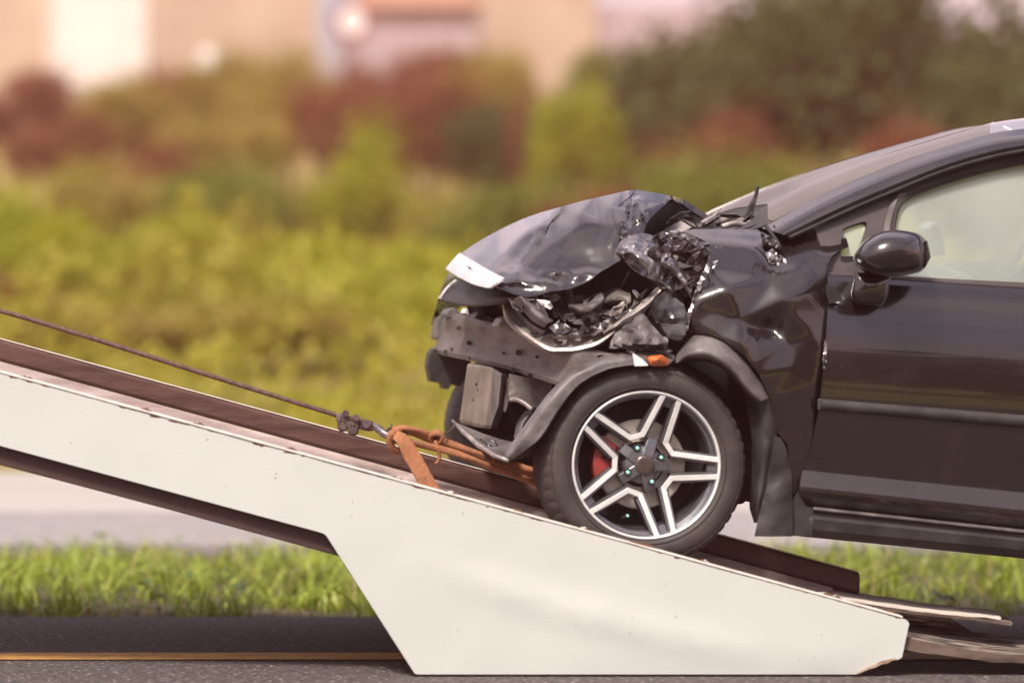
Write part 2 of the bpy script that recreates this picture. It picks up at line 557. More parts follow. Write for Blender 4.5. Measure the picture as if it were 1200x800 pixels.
def tube(name, path, r, m, parent, seg=10, n=None, **kw):
    if n: path = smooth_line([tuple(p) for p in path], n)
    V, Fs = tube_data(path, r, seg, **kw)
    return link(name, mesh(name, V, Fs, True), m, parent)

def lathe_data(profile, c, seg=96, a0=0.0, a1=2 * math.pi, closed=True, mod=None):
    """profile of (radius, y) turned about the axle (along Y) through c"""
    full = abs(a1 - a0 - 2 * math.pi) < 1e-6
    ns = seg if full else seg + 1
    V, Fs = [], []
    m = len(profile)
    for s in range(ns):
        a = a0 + (a1 - a0) * s / seg
        for j, (r, y) in enumerate(profile):
            if mod: r, y = mod(r, y, s, j)
            V.append(Vector((c.x + r * math.cos(a), c.y + y, c.z + r * math.sin(a))))
    mm = m if closed else m - 1
    for s in range(seg):
        s2 = (s + 1) % ns
        for j in range(mm):
            j2 = (j + 1) % m
            Fs.append((s * m + j, s2 * m + j, s2 * m + j2, s * m + j2))
    if not full and closed:
        Fs.append(tuple(range(m)))
        Fs.append(tuple(reversed([seg * m + j for j in range(m)])))
    return V, Fs

def lathe(name, profile, c, m, parent, smooth=True, ang=35, **kw):
    V, Fs = lathe_data(profile, c, **kw)
    bm = bmesh.new()
    vs = [bm.verts.new(p) for p in V]
    for q in Fs:
        try: bm.faces.new([vs[k] for k in q])
        except ValueError: pass
    o = from_bm(name, bm, m, parent, smooth)
    o.data.set_sharp_from_angle(angle=R(ang))
    return o

# ================================================================== THE GROUND AND ROADS
def strip(name, y0, y1, z, m, x0=-60, x1=90, kind='structure', thick=None, dx=None, wav=0.0):
    n = 2 if not dx else int((x1 - x0) / dx)
    xs = np.linspace(x0, x1, n)
    ny = 2 if not dx else max(2, int((y1 - y0) / dx))
    ys = np.linspace(y0, y1, ny)
    V = []
    for y in ys:
        for x in xs:
            zz = z + (wav * noise.noise(Vector((x * 0.9, y * 0.9, 1.7))) if wav else 0)
            V.append((x, y, zz))
    nx = len(xs)
    Fs = [(j * nx + i, j * nx + i + 1, (j + 1) * nx + i + 1, (j + 1) * nx + i) for j in range(ny - 1) for i in range(nx - 1)]
    me = mesh(name, V, Fs, bool(wav))
    o = link(name, me, m)
    if thick: solid(o, thick, -1.0)
    o['kind'] = kind
    return o

M['asphalt'] = mat('near_asphalt', (0.04, 0.033, 0.033), (0.10, 0.087, 0.085), rough=0.8, spec=0.2, scale=34, lo=0.36, hi=0.62, bump=0.004, bscale=50,
                   c3=(0.5, 0.45, 0.43), s3=48, lo3=0.58, hi3=0.68)
M['far_asphalt'] = mat('pale_far_asphalt', (0.30, 0.28, 0.26), (0.36, 0.335, 0.31), rough=0.85, scale=3, bump=0.002, bscale=80, stretch=(0.2, 1, 1))
M['far_shoulder'] = mat('grey_violet_shoulder', (0.21, 0.195, 0.195), (0.26, 0.24, 0.24), rough=0.85, scale=6, bump=0.002, bscale=80)
M['soil'] = mat('verge_soil', (0.07, 0.045, 0.03), (0.05, 0.06, 0.018), rough=0.95, scale=5, bump=0.02, bscale=14, c3=(0.13, 0.085, 0.06), s3=4, lo3=0.52, hi3=0.65)
M['yellow'] = mat('worn_yellow_line', (0.60, 0.31, 0.06), (0.45, 0.23, 0.06), rough=0.7, scale=14, c3=(0.12, 0.085, 0.06), s3=60, lo3=0.6, hi3=0.68)
M['field'] = mat('dry_grass_field', (0.25, 0.235, 0.03), (0.32, 0.24, 0.07), rough=0.95, scale=0.35, lo=0.35, hi=0.65, bump=0.05, bscale=3)
ED = 1.69                                  # far edge of the near road
g = strip('ground', -400, 900, -0.16, 'field', -600, 700)
strip('near_road', -9.5, ED, 0.0, 'asphalt', thick=0.12)
yl0, yl1 = H * F / (773.5 - PY0) + CY, H * F / (765.5 - PY0) + CY
strip('road_line', yl0, yl1, 0.004, 'yellow')
VB = 4.75
strip('verge_ground', ED + 0.004, VB, -0.05, 'soil', -12, 22, dx=0.12, wav=0.05)
strip('far_road_shoulder', VB + 0.004, 7.0, 0.02, 'far_shoulder', thick=0.15)
strip('far_road', 7.004, 11.0, 0.024, 'far_asphalt', thick=0.15)
M['bank'] = mat('yellow_green_bank', (0.18, 0.18, 0.02), (0.2, 0.13, 0.045), rough=0.95, scale=0.6, lo=0.35, hi=0.62, bump=0.06, bscale=4)
# rising bank and hill beyond the far road
def hill():
    xs = np.linspace(-60, 110, 90)
    ys = np.concatenate([np.linspace(11.2, 40, 40), np.linspace(42, 260, 50)])
    V = []
    for y in ys:
        for x in xs:
            t = (y - 11.2)
            z = -0.02 + 0.03 * t + 0.00055 * t * t if t < 80 else -0.02 + 2.4 + 3.52 + 0.118 * (t - 80)
            z = min(z, 15)
            z += min(1, t / 10) * 0.5 * noise.noise(Vector((x * 0.12, y * 0.12, 0)))
            V.append((x, y, z))
    nx = len(xs)
    Fs = [(j * nx + i, j * nx + i + 1, (j + 1) * nx + i + 1, (j + 1) * nx + i) for j in range(len(ys) - 1) for i in range(nx - 1)]
    o = link('hillside', mesh('hillside', V, Fs, True), 'bank')
    o['kind'] = 'structure'
    return V, xs, ys
HV, HX, HY = hill()
def hill_z(x, y):
    i = int(np.clip(np.searchsorted(HX, x), 0, len(HX) - 1)); j = int(np.clip(np.searchsorted(HY, y), 0, len(HY) - 1))
    return HV[j * len(HX) + i][2]

lerp3 = lambda A, B, t, dy=0: [tuple(np.array(a) + (np.array(b) - np.array(a)) * t + np.array([0, 0, dy])) for a, b in zip(A, B)]
def behind(A, dx): return [(a[0] + dx, a[1], a[2]) for a in A]
# ================================================================== THE WRECKED CAR
CW = 1.68                                   # car width
WC = W(758, 545, 0.0)                       # near front wheel centre
car = thing('wrecked_car', (WC.x, CW / 2, 0.30), "black hatchback with smashed front end and torn wing, nose up on the tow ramp", 'car')

# ---- door and sill
def row(xl, yl, xr, yr, y, n=6):
    return [(xl + (xr - xl) * t, yl + (yr - yl) * t, y) for t in np.linspace(0, 1, n)]
XR = 1490
rows = [row(968, 319, XR, 355, .100), row(969, 330, XR, 366, .066), row(969.5, 345, XR, 381, .040), row(969, 363, XR, 399, .020), row(968, 385, XR, 421, .008),
        row(966, 412, XR, 448, .001), row(963, 445, XR, 484, -.003), row(959, 480, XR, 522, 0), row(954, 505, XR, 549, .006),
        row(947, 530, XR, 580, .014), row(940.5, 549, XR, 605, .022), row(939.5, 551, XR, 607, .022), row(936.5, 570, XR, 629, -.004), row(936, 573, XR, 632, -.004),
        row(938, 582, XR, 642, .018), row(946, 592, XR, 651, .04)]
door = loft('front_door', rows, 'paint', car, nu=40, thick=0.012, flip=True)
door.data.set_sharp_from_angle(angle=R(14))
# rubbing strip
mr = [row(960.5, 466.5, XR, 509, -.004), row(960.5, 468, XR, 511, -.017), row(960, 474, XR, 518, -.02), row(959.5, 479, XR, 525, -.016), row(959, 481, XR, 527, -.003)]
loft('rubbing_strip', mr, 'plastic', door, nu=30, flip=True)
hexa('strip_end_cap', [(958, 467, -.016), (963, 467, -.021), (961.5, 481, -.021), (957.5, 480, -.016), (958, 467, .0), (963, 467, .0), (961.5, 481, .0), (957.5, 480, .0)], 'plastic', door, .003)
# belt moulding under the glass
loft('belt_moulding', [row(966, 317, XR, 352, .095), row(966, 319, XR, 354, .082), row(966, 323, XR, 358, .079), row(966, 325, XR, 360, .092)], 'frame_grey', door, nu=24, flip=True)
# torn white edge of the door
sheet('chipped_edge', [(966.5, 398), (969, 402), (968.5, 420), (969.5, 440), (966.5, 447), (964.8, 430), (965.5, 412)], -.006, 'bare', door, 3, rough=.004, freq=.2)
# sill
sr = [row(938, 588, XR, 646, .045), row(944, 596, XR, 654, .022), row(936, 606, XR, 664, .012), row(930, 618, XR, 672, .016), row(925, 624, XR, 680, .03), row(926, 627, XR, 683, .09)]
loft('sill', sr, 'plastic', car, nu=30, flip=True).data.set_sharp_from_angle(angle=R(20))
loft('sill_step', [row(953, 593, XR, 652, .028), row(953, 594.5, XR, 653.5, .006), row(953, 597, XR, 656, .004), row(953, 598, XR, 657, .02)], 'plastic_grey', car, nu=20, flip=True)
# dark opening between wing and door with inner pillar
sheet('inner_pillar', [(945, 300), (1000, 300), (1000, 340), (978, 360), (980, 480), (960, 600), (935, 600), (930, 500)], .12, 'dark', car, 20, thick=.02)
sheet('hinge_plate', [(968, 333), (978, 336), (989, 352), (972, 356), (969, 345)], .004, 'dark', car, 6)

# ---- glass house
def wy(x, y):                               # tumblehome of the side glass
    return .10 + (318 + .069 * (x - 968) - y) * .0013
def wyf(off=0.0):
    return lambda P: np.array([wy(a, b) + off for a, b in P])
glass_pts = [(1045.5, 270), (1050, 252), (1056, 235.5), (1080, 224), (1102, 215), (1149, 201), (1200, 190), (1270, 180), (1350, 176), (1440, 178), (1455, 200), (1460, 352), (1200, 331), (1060, 324), (1045, 324)]
gl = sheet('side_window', glass_pts, wyf(.012), 'glass', car, 22, thick=.004)
quarter = [(985, 306), (985.5, 285), (988, 268), (1000, 263), (1011, 259.5), (1015.5, 260.5), (1016, 265), (1010, 283), (1001, 306), (992, 308)]
sheet('quarter_glass', quarter, wyf(.012), 'glass', car, 8, thick=.004)
frame_o = [(955, 268), (987, 251.5), (1020, 237), (1052, 224), (1104, 203), (1157, 187), (1200, 178), (1270, 168), (1350, 163), (1445, 164), (1475, 180), (1480, 354), (1200, 334), (1060, 327), (968, 321), (966, 300)]
sheet('window_frame', frame_o, wyf(-.006), 'frame_grey', car, 9, holes=[glass_pts, quarter], thick=.02)
# raised rear edge of the frame and division bar
tube('glass_seal', [W(x, y, wy(x, y) - .012) for x, y in [(1046, 300), (1047, 270), (1057, 236), (1102, 215.5), (1149, 201.5), (1200, 190.5), (1270, 180.5), (1350, 176.5), (1440, 178.5)]], .0045, 'dark', car, 6, 40)
loft('division_bar', [[(1033, 322, .088), (1036, 268, .16), (1043, 240, .20), (1046, 226, .215)], [(1040, 322, .078), (1042, 268, .15), (1049, 240, .19), (1053, 227, .205)],
                      [(1046, 322, .09), (1048, 270, .165), (1056, 238, .205), (1062, 226, .215)]], 'frame_grey', car, nu=14, thick=.006)
# roof rail / A pillar, body colour
low = [(925, 277), (960, 261), (1002, 241.6), (1052, 220.6), (1104, 199.6), (1157, 183.8), (1200, 175), (1270, 165), (1350, 160), (1445, 162), (1540, 172), (1700, 205)]
up = [(893, 268), (960, 231), (1012.5, 207.5), (1065, 186.5), (1117.5, 169.4), (1165, 156.3), (1200, 151.5), (1270, 144), (1350, 141), (1445, 143), (1540, 151), (1700, 180)]
ylow = [.135, .15, .17, .195, .215, .235, .245, .255, .26, .26, .26, .26]
yup = [.24, .27, .29, .31, .33, .345, .355, .365, .37, .37, .37, .37]
rr = []
for t, dy in ((0, .03), (0.03, 0), (.2, -.012), (.45, -.02), (.7, -.012), (.9, 0), (1.0, .0)):
    rr.append([(a[0] + (b[0] - a[0]) * t, a[1] + (b[1] - a[1]) * t, yl + (yu - yl) * (t ** 1.6) + dy) for a, b, yl, yu in zip(low, up, ylow, yup)])
loft('roof_rail', rr, 'paint', car, nu=50, flip=False, thick=.004)
# dark gutter line under the rail
tube('door_gasket', [W(x, y + 1.5, yl - .006) for (x, y), yl in zip(low[:10], ylow)], .006, 'dark', car, 6, 50)
# windscreen and roof: near edge on the rail, crown on the centre line, mirrored to the far side
def crown(name, near, mid, m, n=24, thick=.004, yoff=0.0):
    A = [W(*p) for p in smooth_line(near, n)]
    B = [W(*p) for p in smooth_line(mid, n)]
    rws = [A]
    for t in (.35, .7):
        rws.append([a.lerp(b, t) + Vector((0, 0, 1)) * ((b.z - a.z) * (1 - (1 - t) ** 2 - t)) for a, b in zip(A, B)])
    rws.append(B)
    for t in (.7, .35, 0):
        k = {.7: 2, .35: 1, 0: 0}[t]
        rws.append([Vector((p.x, CW - p.y, p.z)) for p in rws[k]])
    V = [p for r_ in rws for p in r_]
    Fs = [(j * n + i, j * n + i + 1, (j + 1) * n + i + 1, (j + 1) * n + i) for j in range(len(rws) - 1) for i in range(n - 1)]
    o = link(name, mesh(name, V, Fs, True), m, car)
    solid(o, thick, 0)
    return o
crown('windscreen', [(900, 263, .252), (930, 247, .262), (960, 231.5, .28), (1012.5, 208, .30), (1065, 187, .32), (1117.5, 170, .34), (1160, 158, .355)],
      [(900, 239.5, .84), (926, 226.5, .84), (955, 212.7, .84), (1022.5, 187.4, .84), (1090, 166.5, .84), (1160, 146.5, .84)], 'windscreen')
crown('roof', [(1160, 158, .355), (1200, 152, .365), (1270, 144, .375), (1350, 141.5, .38), (1445, 143, .38), (1540, 151, .38), (1700, 180, .38)],
      [(1160, 146.5, .84), (1200, 140.5, .84), (1270, 133, .84), (1350, 130, .84), (1445, 132, .84), (1540, 140, .84), (1700, 170, .84)], 'paint')
crown('cowl_panel', [(858, 276, .3), (880, 270, .28), (900, 263.5, .257)], [(832, 274, .84), (870, 260, .84), (900, 240.5, .84)], 'plastic', 12)
tube('windscreen_edge', [W(1164, 145.6, .84), W(1172, 148, .6), W(1180, 151.5, .42), W(1186, 154.5, .36)], .008, 'chrome', car, 6, 12)

# ---- rear body beyond the frame
prs = [row(1494, 355, 1900, 380, .10), row(1494, 381, 1915, 410, .04), row(1494, 399, 1920, 430, .02), row(1494, 448, 1925, 480, 0), row(1494, 520, 1930, 560, 0), row(1494, 607, 1600, 618, .02), row(1494, 629, 1590, 640, -.004), row(1494, 651, 1590, 660, .04)]
loft('rear_door', prs, 'paint', car, nu=20, thick=.012, flip=True)
loft('rear_pillar', [[(1460, 352, .1), (1600, 358, .1), (1780, 368, .1), (1900, 378, .1)], [(1460, 250, .2), (1600, 255, .2), (1770, 270, .2), (1860, 300, .2)], [(1445, 164, .26), (1540, 173, .26), (1700, 206, .27), (1780, 240, .3)]],
     'paint', car, nu=14, flip=False)
loft('tailgate', [[(1700, 182, .36), (1775, 200, .84), (1700, 182, 1.32)], [(1860, 300, .2), (1900, 300, .84), (1800, 300, 1.5)], [(1920, 400, .03), (1950, 400, .84), (1830, 400, 1.65)], [(1930, 560, .03), (1960, 560, .84), (1835, 560, 1.65)]], 'paint', car, nu=14)
# far body side and floor
def mirrored(name, rows, m, nu=20):
    rws = [[W(*p) for p in r] for r in rows]
    n = len(rws[0])
    V = [Vector((p.x, CW - p.y, p.z)) for r in rws for p in r]
    Fs = [(j * n + i, j * n + i + 1, (j + 1) * n + i + 1, (j + 1) * n + i) for j in range(len(rws) - 1) for i in range(n - 1)]
    o = link(name, mesh(name, V, Fs, True), m, car)
    solid(o, .01, 0)
    return o
mirrored('far_body_side', [row(860, 312, 1900, 380, .10), row(860, 345, 1920, 399, .02), row(905, 440, 1925, 480, 0), row(915, 520, 1930, 570, 0), row(925, 592, 1930, 690, .03)], 'paint')
mirrored('far_roof_rail', [[(a, b, c) for (a, b), c in zip(low, ylow)], [(a, b, c) for (a, b), c in zip(up, yup)]], 'paint')
mirrored('far_pillar', [[(1440, 170, .25), (1480, 170, .25)], [(1450, 352, .1), (1500, 352, .1)]], 'frame_grey')
o = mirrored('far_division_bar', [[(1046, 224, .22), (1060, 220, .22)], [(1030, 322, .1), (1046, 322, .1)]], 'frame_grey')
def far_sheet(name, pts, off, m):
    v, f = sheet_data(pts, wyf(off), 24)
    o = link(name, mesh(name, [Vector((p.x, CW - p.y, p.z)) for p in v], f), m, car)
    return o
far_sheet('far_side_window', glass_pts, .012, 'glass')
fl = [W(900, 585, .06), W(1900, 690, .06)]
hexa_v = None
def floor_pan():
    a, b = W(905, 590, .08), W(1900, 690, .08)
    V = []
    for p in (a, b):
        for y in (.08, CW - .08):
            for dz in (0, .06): V.append(Vector((p.x, y, p.z + dz)))
    Fs = [(0, 2, 3, 1), (4, 5, 7, 6), (0, 1, 5, 4), (2, 6, 7, 3), (1, 3, 7, 5), (0, 4, 6, 2)]
    link('floor_pan', mesh('floor_pan', V, Fs), 'dark', car)
    # bulkhead behind the engine bay, inner door trim
    sheet('bulkhead', [(900, 300), (912, 300), (925, 600), (905, 600)], .1, 'dark', car, 30) if False else None
    a, b = W(905, 300, .12), W(915, 595, .12)
    V = [Vector((a.x, .12, a.z)), Vector((a.x, CW - .12, a.z)), Vector((b.x, CW - .12, b.z)), Vector((b.x, .12, b.z))]
    o = link('bulkhead', mesh('bulkhead', V, [(0, 1, 2, 3)]), 'dark', car); solid(o, .02, 0)
    a, b = W(975, 335, .13), W(1900, 395, .13)
    c, d = W(945, 590, .13), W(1900, 690, .13)
    o = link('door_trim', mesh('door_trim', [a, b, d, c], [(0, 1, 2, 3)]), 'seat', car); solid(o, .02, 0)
floor_pan()
# dashboard, steering wheel, seats, mirror
def dash():
    prof = [(980, 322), (1010, 312), (1060, 308), (1110, 312), (1140, 322), (1146, 345), (1120, 380), (980, 400)]
    o = prism('dashboard', prof, .18, CW - .18, 'seat', car, .012)
dash()
def steering():
    c = W(1205, 318, 1.2); V, Fs = [], []
    ax = Vector((-.85, 0, .45)).normalized()          # column direction
    u = Vector((0, 1, 0)); v = ax.cross(u)
    pth = [c + (u * math.cos(a) + v * math.sin(a)) * .185 for a in np.linspace(0, 2 * math.pi, 33)]
    V, Fs = tube_data(pth, .015, 8)
    o = link('steering_wheel', mesh('steering_wheel', V, Fs, True), 'frame_grey', car)
    for s in (-1, 1):
        tube('steering_spoke', [c, c + u * .18 * s], .012, 'frame_grey', o, 6)
    tube('steering_column', [c, c - Vector((.25, 0, .12))], .03, 'dark', o, 8)
steering()
for yy in (.42, 1.22):
    s = prism('front_seat', [(1290, 345), (1310, 300), (1345, 230), (1365, 228), (1360, 300), (1345, 420), (1345, 470), (1200, 450), (1200, 405), (1280, 420)], yy - .22, yy + .22, 'seat', car, .03)
    prism('headrest', [(1345, 222), (1350, 190), (1375, 186), (1382, 222)], yy - .12, yy + .12, 'seat_light', s, .02)
# far mirror seen through the glass
o = prism('far_mirror', [(1092, 300), (1090, 268), (1096, 258), (1104, 262), (1110, 300)], 1.72, 1.86, 'paint', car, .02)
prism('pale_dash_hump', [(1140, 312), (1152, 305), (1185, 304), (1200, 312), (1200, 330), (1140, 330)], .95, 1.3, 'seat_light', car, .02)  # pale hump of the dashboard behind the glass

# ---- near door mirror
def door_mirror():
    # rows around a horizontal axis: a rounded shell
    cx, cy = 1045, 297
    out = [(1001, 299), (1010, 285), (1028, 273), (1049, 269), (1073, 272), (1085, 281), (1089, 301), (1083, 316), (1066, 322), (1047, 324), (1023, 323), (1003, 312)]
    n = 40
    loop = smooth_line([(p[0], p[1]) for p in out + [out[0]]], n + 1)[:-1]
    V, Fs = [], []
    C = Vector((cx, cy))
    prof = [(1.0, -.02), (.99, -.06), (.95, -.105), (.86, -.14), (.70, -.17), (.45, -.19), (.2, -.197)]
    prof = [(.93, .03), (.985, .0)] + prof
    for s, y in prof:
        for p in loop:
            q = (cx + (p[0] - cx) * s + (1 - s) * 6, cy + (p[1] - cy) * s - (1 - s) * 3)
            V.append(W(q[0], q[1], y))
    V.append(W(cx + 6, cy - 3, -.2))
    for j in range(len(prof) - 1):
        for i in range(n):
            Fs.append((j * n + i, j * n + (i + 1) % n, (j + 1) * n + (i + 1) % n, (j + 1) * n + i))
    L = (len(prof) - 1) * n
    for i in range(n): Fs.append((L + i, L + (i + 1) % n, len(V) - 1))
    bm = bmesh.new(); vs = [bm.verts.new(p) for p in V]
    for q in Fs: bm.faces.new([vs[k] for k in q])
    sh = from_bm('door_mirror', bm, 'paint', car, True)
    # lower shell, black
    low_o = [(1002, 303), (1012, 306), (1030, 309), (1060, 309), (1080, 307), (1088, 304), (1083, 317), (1066, 323.5), (1047, 325.5), (1023, 324.5), (1004, 313)]
    # mirror glass facing rearwards
    gl_ = [W(1086, 281, .0), W(1090, 301, 0), W(1084, 314, 0), W(1084, 314, -.12), W(1091, 301, -.14), W(1087, 283, -.12)]
    o = link('mirror_glass', mesh('mirror_glass', gl_, [(0, 1, 2, 3, 4, 5)]), 'dark', sh)
    solid(o, .003)
    # foot that stands on the door
    ft = [(1001, 318), (997, 335), (997, 348), (1003, 355), (1020, 357.5), (1034, 357), (1041, 345), (1043, 330), (1040, 322)]
    V, Fs = [], []
    n = 28
    loop = smooth_line(ft + [ft[0]], n + 1)[:-1]
    for s, y in ((1.0, .06), (1.0, -.01), (.97, -.035), (.88, -.055), (.6, -.07), (.25, -.075)):
        for p in loop: V.append(W(1020 + (p[0] - 1020) * s, 338 + (p[1] - 338) * s, y))
    for j in range(5):
        for i in range(n): Fs.append((j * n + i, j * n + (i + 1) % n, (j + 1) * n + (i + 1) % n, (j + 1) * n + i))
    Fs.append(tuple(5 * n + i for i in range(n)))
    bm = bmesh.new(); vs = [bm.verts.new(p) for p in V]
    for q in Fs: bm.faces.new([vs[k] for k in q])
    from_bm('mirror_foot', bm, 'paint', sh, True)
    # seam between upper shell and lower cover
    tube('mirror_seam', [W(1003, 310, -.09), W(1020, 312, -.15), W(1045, 313, -.178), W(1070, 311, -.15), W(1086, 307, -.08)], .0022, 'dark', sh, 6, 20)
door_mirror()

# ---- torn front wing
fctrl = [(800, 272, .26), (827, 267, .25), (860, 267, .26), (888, 268, .27), (905, 275, .23), (935, 272, .20), (984, 255, .27), (996, 289, .12), (972, 303, .07), (968, 318, .05), (970, 366, .02),
         (800, 290, .14), (830, 284, .13), (880, 288, .12), (915, 305, .10), (950, 283, .15), (970, 280, .17),
         (825, 312, .06), (860, 318, .045), (905, 325, .02), (940, 315, .05), (960, 322, .045),
         (852, 338, -.035), (815, 352, -.01), (800, 372, .01), (921, 351, -.025), (945, 340, .0), (965, 345, .02),
         (904, 386, .035), (812, 380, -.01), (838, 392, -.03), (868, 404, -.055), (884, 398, -.02), (868, 375, -.03), (840, 365, -.02),
         (880, 424, -.035), (866, 414, -.045), (889, 437, -.03), (903, 466, -.02), (908, 485, -.014), (911, 508, -.008), (923, 521, -.004), (929, 557, .008), (934, 580, .03),
         (950, 390, -.005), (930, 430, -.012), (955, 450, -.006), (965, 414, .0), (945, 500, -.002), (950, 530, .006), (940, 575, .022), (935, 600, .04), (920, 400, -.004), (925, 365, -.02)]
fy = Facets(fctrl, 6.5)
fend = [(800, 271), (812, 268.5), (827, 268.5), (850, 268), (888, 269), (893, 274), (899, 283), (912, 288), (917, 281), (932, 275), (960, 265), (984, 256.5), (990, 272), (994.5, 288.5), (985, 292), (975, 300), (969, 312), (968, 325),
        (970.5, 366), (966, 412), (961.5, 450), (957, 490), (948, 528), (939, 556), (933, 600), (926, 606), (929, 575), (928.5, 556), (924.5, 540), (923, 521), (911.5, 507), (907, 481), (903, 466), (889, 437), (874, 418), (862, 408), (848, 398), (831, 391), (815, 390), (806, 388),
        (811, 365), (815, 350), (824, 325), (830, 303), (832, 292), (829, 284), (815, 277)]
hole = [(893, 290), (898, 286), (906, 292), (911, 300), (906, 306), (912, 312), (902, 311), (897, 303), (900, 297)]
wing = sheet('front_wing', fend, lambda P: fy(P), 'paint', car, 3.4, holes=[hole], thick=.003)
# bare metal peeled open at the tear
def shard(name, c, y, size, m, parent, seed, ang=None, el=1.6, n=6, dy=.03, thick=.002):
    rg = random.Random(seed)
    a0 = rg.uniform(0, 6.28) if ang is None else R(ang)
    pts = []
    for k in range(n):
        a = 2 * math.pi * k / n + rg.uniform(-.35, .35)
        r = size * rg.uniform(.6, 1.0)
        u, v = r * math.cos(a) * el, r * math.sin(a) / el
        pts.append((c[0] + u * math.cos(a0) - v * math.sin(a0), c[1] + u * math.sin(a0) + v * math.cos(a0), y + rg.uniform(-dy, dy)))
    pts.append((c[0] + rg.uniform(-.3, .3) * size, c[1] + rg.uniform(-.3, .3) * size, y - rg.uniform(-.3, .5) * dy))
    V = [W(*p) for p in pts]
    Fs = orient_front(V, [(k, (k + 1) % n, n) for k in range(n)])
    o = link(name, mesh(name, V, Fs), m, parent)
    solid(o, thick, 0)
    return o
sheet('peeled_metal', [(891, 272), (896, 274), (904, 278), (912, 286), (910, 291), (903, 287), (897, 284)], .06, 'bare', wing, 3, rough=.02, freq=.15, seed=2)
sheet('peeled_metal', [(897, 297), (905, 291), (911, 297), (907, 303), (909, 310), (904, 309), (899, 303)], .05, 'bare', wing, 3, rough=.025, freq=.15, seed=5)
sheet('peeled_metal', [(908, 301), (914, 299), (919, 302), (925, 309), (916, 307), (911, 311)], .045, 'bare', wing, 3, rough=.02, freq=.15, seed=8)
tube('torn_edge', [W(897, 264, .16), W(903, 272, .14), W(912, 285, .10), W(914, 292, .09)], .006, 'dark', wing, 6, 10)
for k, (x, y, s) in enumerate([(922, 262, 6), (927, 258, 5), (918, 268, 5), (925, 267, 6), (907, 268, 5)]):
    shard('broken_shard', (x, y), .2, s, 'alu' if k % 2 else 'bare', car, 900 + k, el=1.2)
for k, (x, y) in enumerate([(833, 300), (836, 313), (834, 322), (829, 330), (842, 290), (838, 307)]):
    shard('paint_flake', (x, y), .04, 3.2, 'bare', wing, 940 + k, el=1.9, n=5, dy=.01)

# wheel-arch liner pieces
loft('arch_trim', [[(789, 425, .03), (798, 407, .03), (812, 393, .02), (831, 392, .0), (850, 401, -.02), (869, 417, -.02), (887, 441, -.01), (903, 466, .0)],
                   [(793, 425, .0), (801, 412, -.02), (815, 402, -.04), (831, 402, -.05), (850, 411, -.06), (866, 427, -.055), (881, 448, -.04), (896, 468, -.02)],
                   [(797, 424, .01), (806, 419, -.03), (819, 418, -.05), (833, 420, -.06), (849, 429, -.065), (862, 441, -.06), (877, 460, -.045), (890, 471, -.02)],
                   [(800, 426, .16), (808, 424, .16), (819, 423, .16), (833, 425, .16), (848, 433, .16), (860, 445, .16), (874, 463, .16), (887, 473, .16)]], 'plastic_grey', car, nu=30, nv=14)
loft('splash_liner', [[(864, 446, .05), (874, 470, .05), (880, 505, .05), (882, 550, .06), (879, 590, .07), (884, 612, .07)], [(885, 462, -.0), (893, 482, .0), (897, 510, .0), (893, 550, .01), (886, 590, .02), (888, 612, .03)],
                      [(903, 466, .0), (908, 484, .012), (910, 508, .012), (903, 552, .012), (893, 590, .02), (891, 612, .03)]], 'plastic', car, nu=20, nv=10,
     dispf=lambda p: p + Vector((0, .015 * noise.noise(p * 16), 0)), thick=.004)
mf = Facets([(884, 628, -.012), (929, 628, -.004), (906, 628, -.03), (908, 510, -.012), (922, 524, -.008), (929, 557, .0), (898, 569, -.016), (914, 570, -.03)], 3)
sheet('mud_flap', [(908, 510.5), (915, 513), (921, 523.6), (928, 556), (929, 590), (929, 628), (905, 628.5), (884, 628), (890, 600), (898.5, 569), (904, 535)], lambda P: mf(P), 'plastic', car, 6, thick=.006, rough=.004, freq=.05)
sheet('sill_front_piece', [(929, 585), (936, 575), (944, 592), (953, 596), (952, 628), (929, 627)], .012, 'plastic', car, 7, thick=.01)
# broken lower half of the arch and bumper corner, bent forward
loft('broken_arch_trim', [[(592, 531, .06), (604, 513, .05), (624, 485, .04), (641, 462, .04), (664, 439, .04), (687, 425, .04), (710, 416, .04), (739, 412, .04), (790, 415, .05)],
                          [(594, 534, .0), (607, 516, -.01), (628, 488, -.02), (645, 465, -.02), (667, 443, -.02), (689, 430, -.02), (712, 422, -.02), (740, 418, -.015), (790, 420, .0)],
                          [(600, 538, -.0), (614, 529, -.015), (636, 508, -.03), (653, 481, -.03), (672, 456, -.03), (694, 440, -.03), (721, 430, -.03), (746, 427, -.025), (784, 427, -.01)]], 'plastic_grey', car, nu=40, nv=14,
     dispf=lambda p: p + Vector((0, .008 * noise.noise(p * 14), .004 * noise.noise(p * 20 + Vector((5, 0, 0))))))
loft('arch_flange_shade', [[(p[0] + .8, p[1] + .8, p[2] + .004) for p in [(600, 538, -.0), (614, 529, -.015), (636, 508, -.03), (653, 481, -.03), (672, 456, -.03), (694, 440, -.03), (721, 430, -.03), (746, 427, -.025), (784, 427, -.01)]], [(606, 538, .16), (622, 533, .2), (645, 512, .22), (660, 484, .22), (678, 460, .22), (698, 445, .22), (723, 435, .22), (748, 431, .22), (784, 431, .22)]], 'dark', car, nu=30)  # inner side of the trim, its shade put in as a dark colour
sheet('white_reflector', [(741.6, 413.4), (752, 420), (760, 428), (752, 428.8), (744, 428.6)], -.034, 'white_plastic', car, 5, thick=.008)
ly = Facets([(759, 418, -.03), (776, 416, -.04), (784, 422, -.03), (782, 428, -.03), (763, 428, -.03), (770, 422, -.058)], 1.5)
sheet('amber_side_lamp', [(757, 418), (766, 416.5), (776, 415.5), (784, 421.5), (782.5, 428), (772, 429.5), (763, 428.5)], lambda P: ly(P), 'orange', car, 3.5, thick=.012)
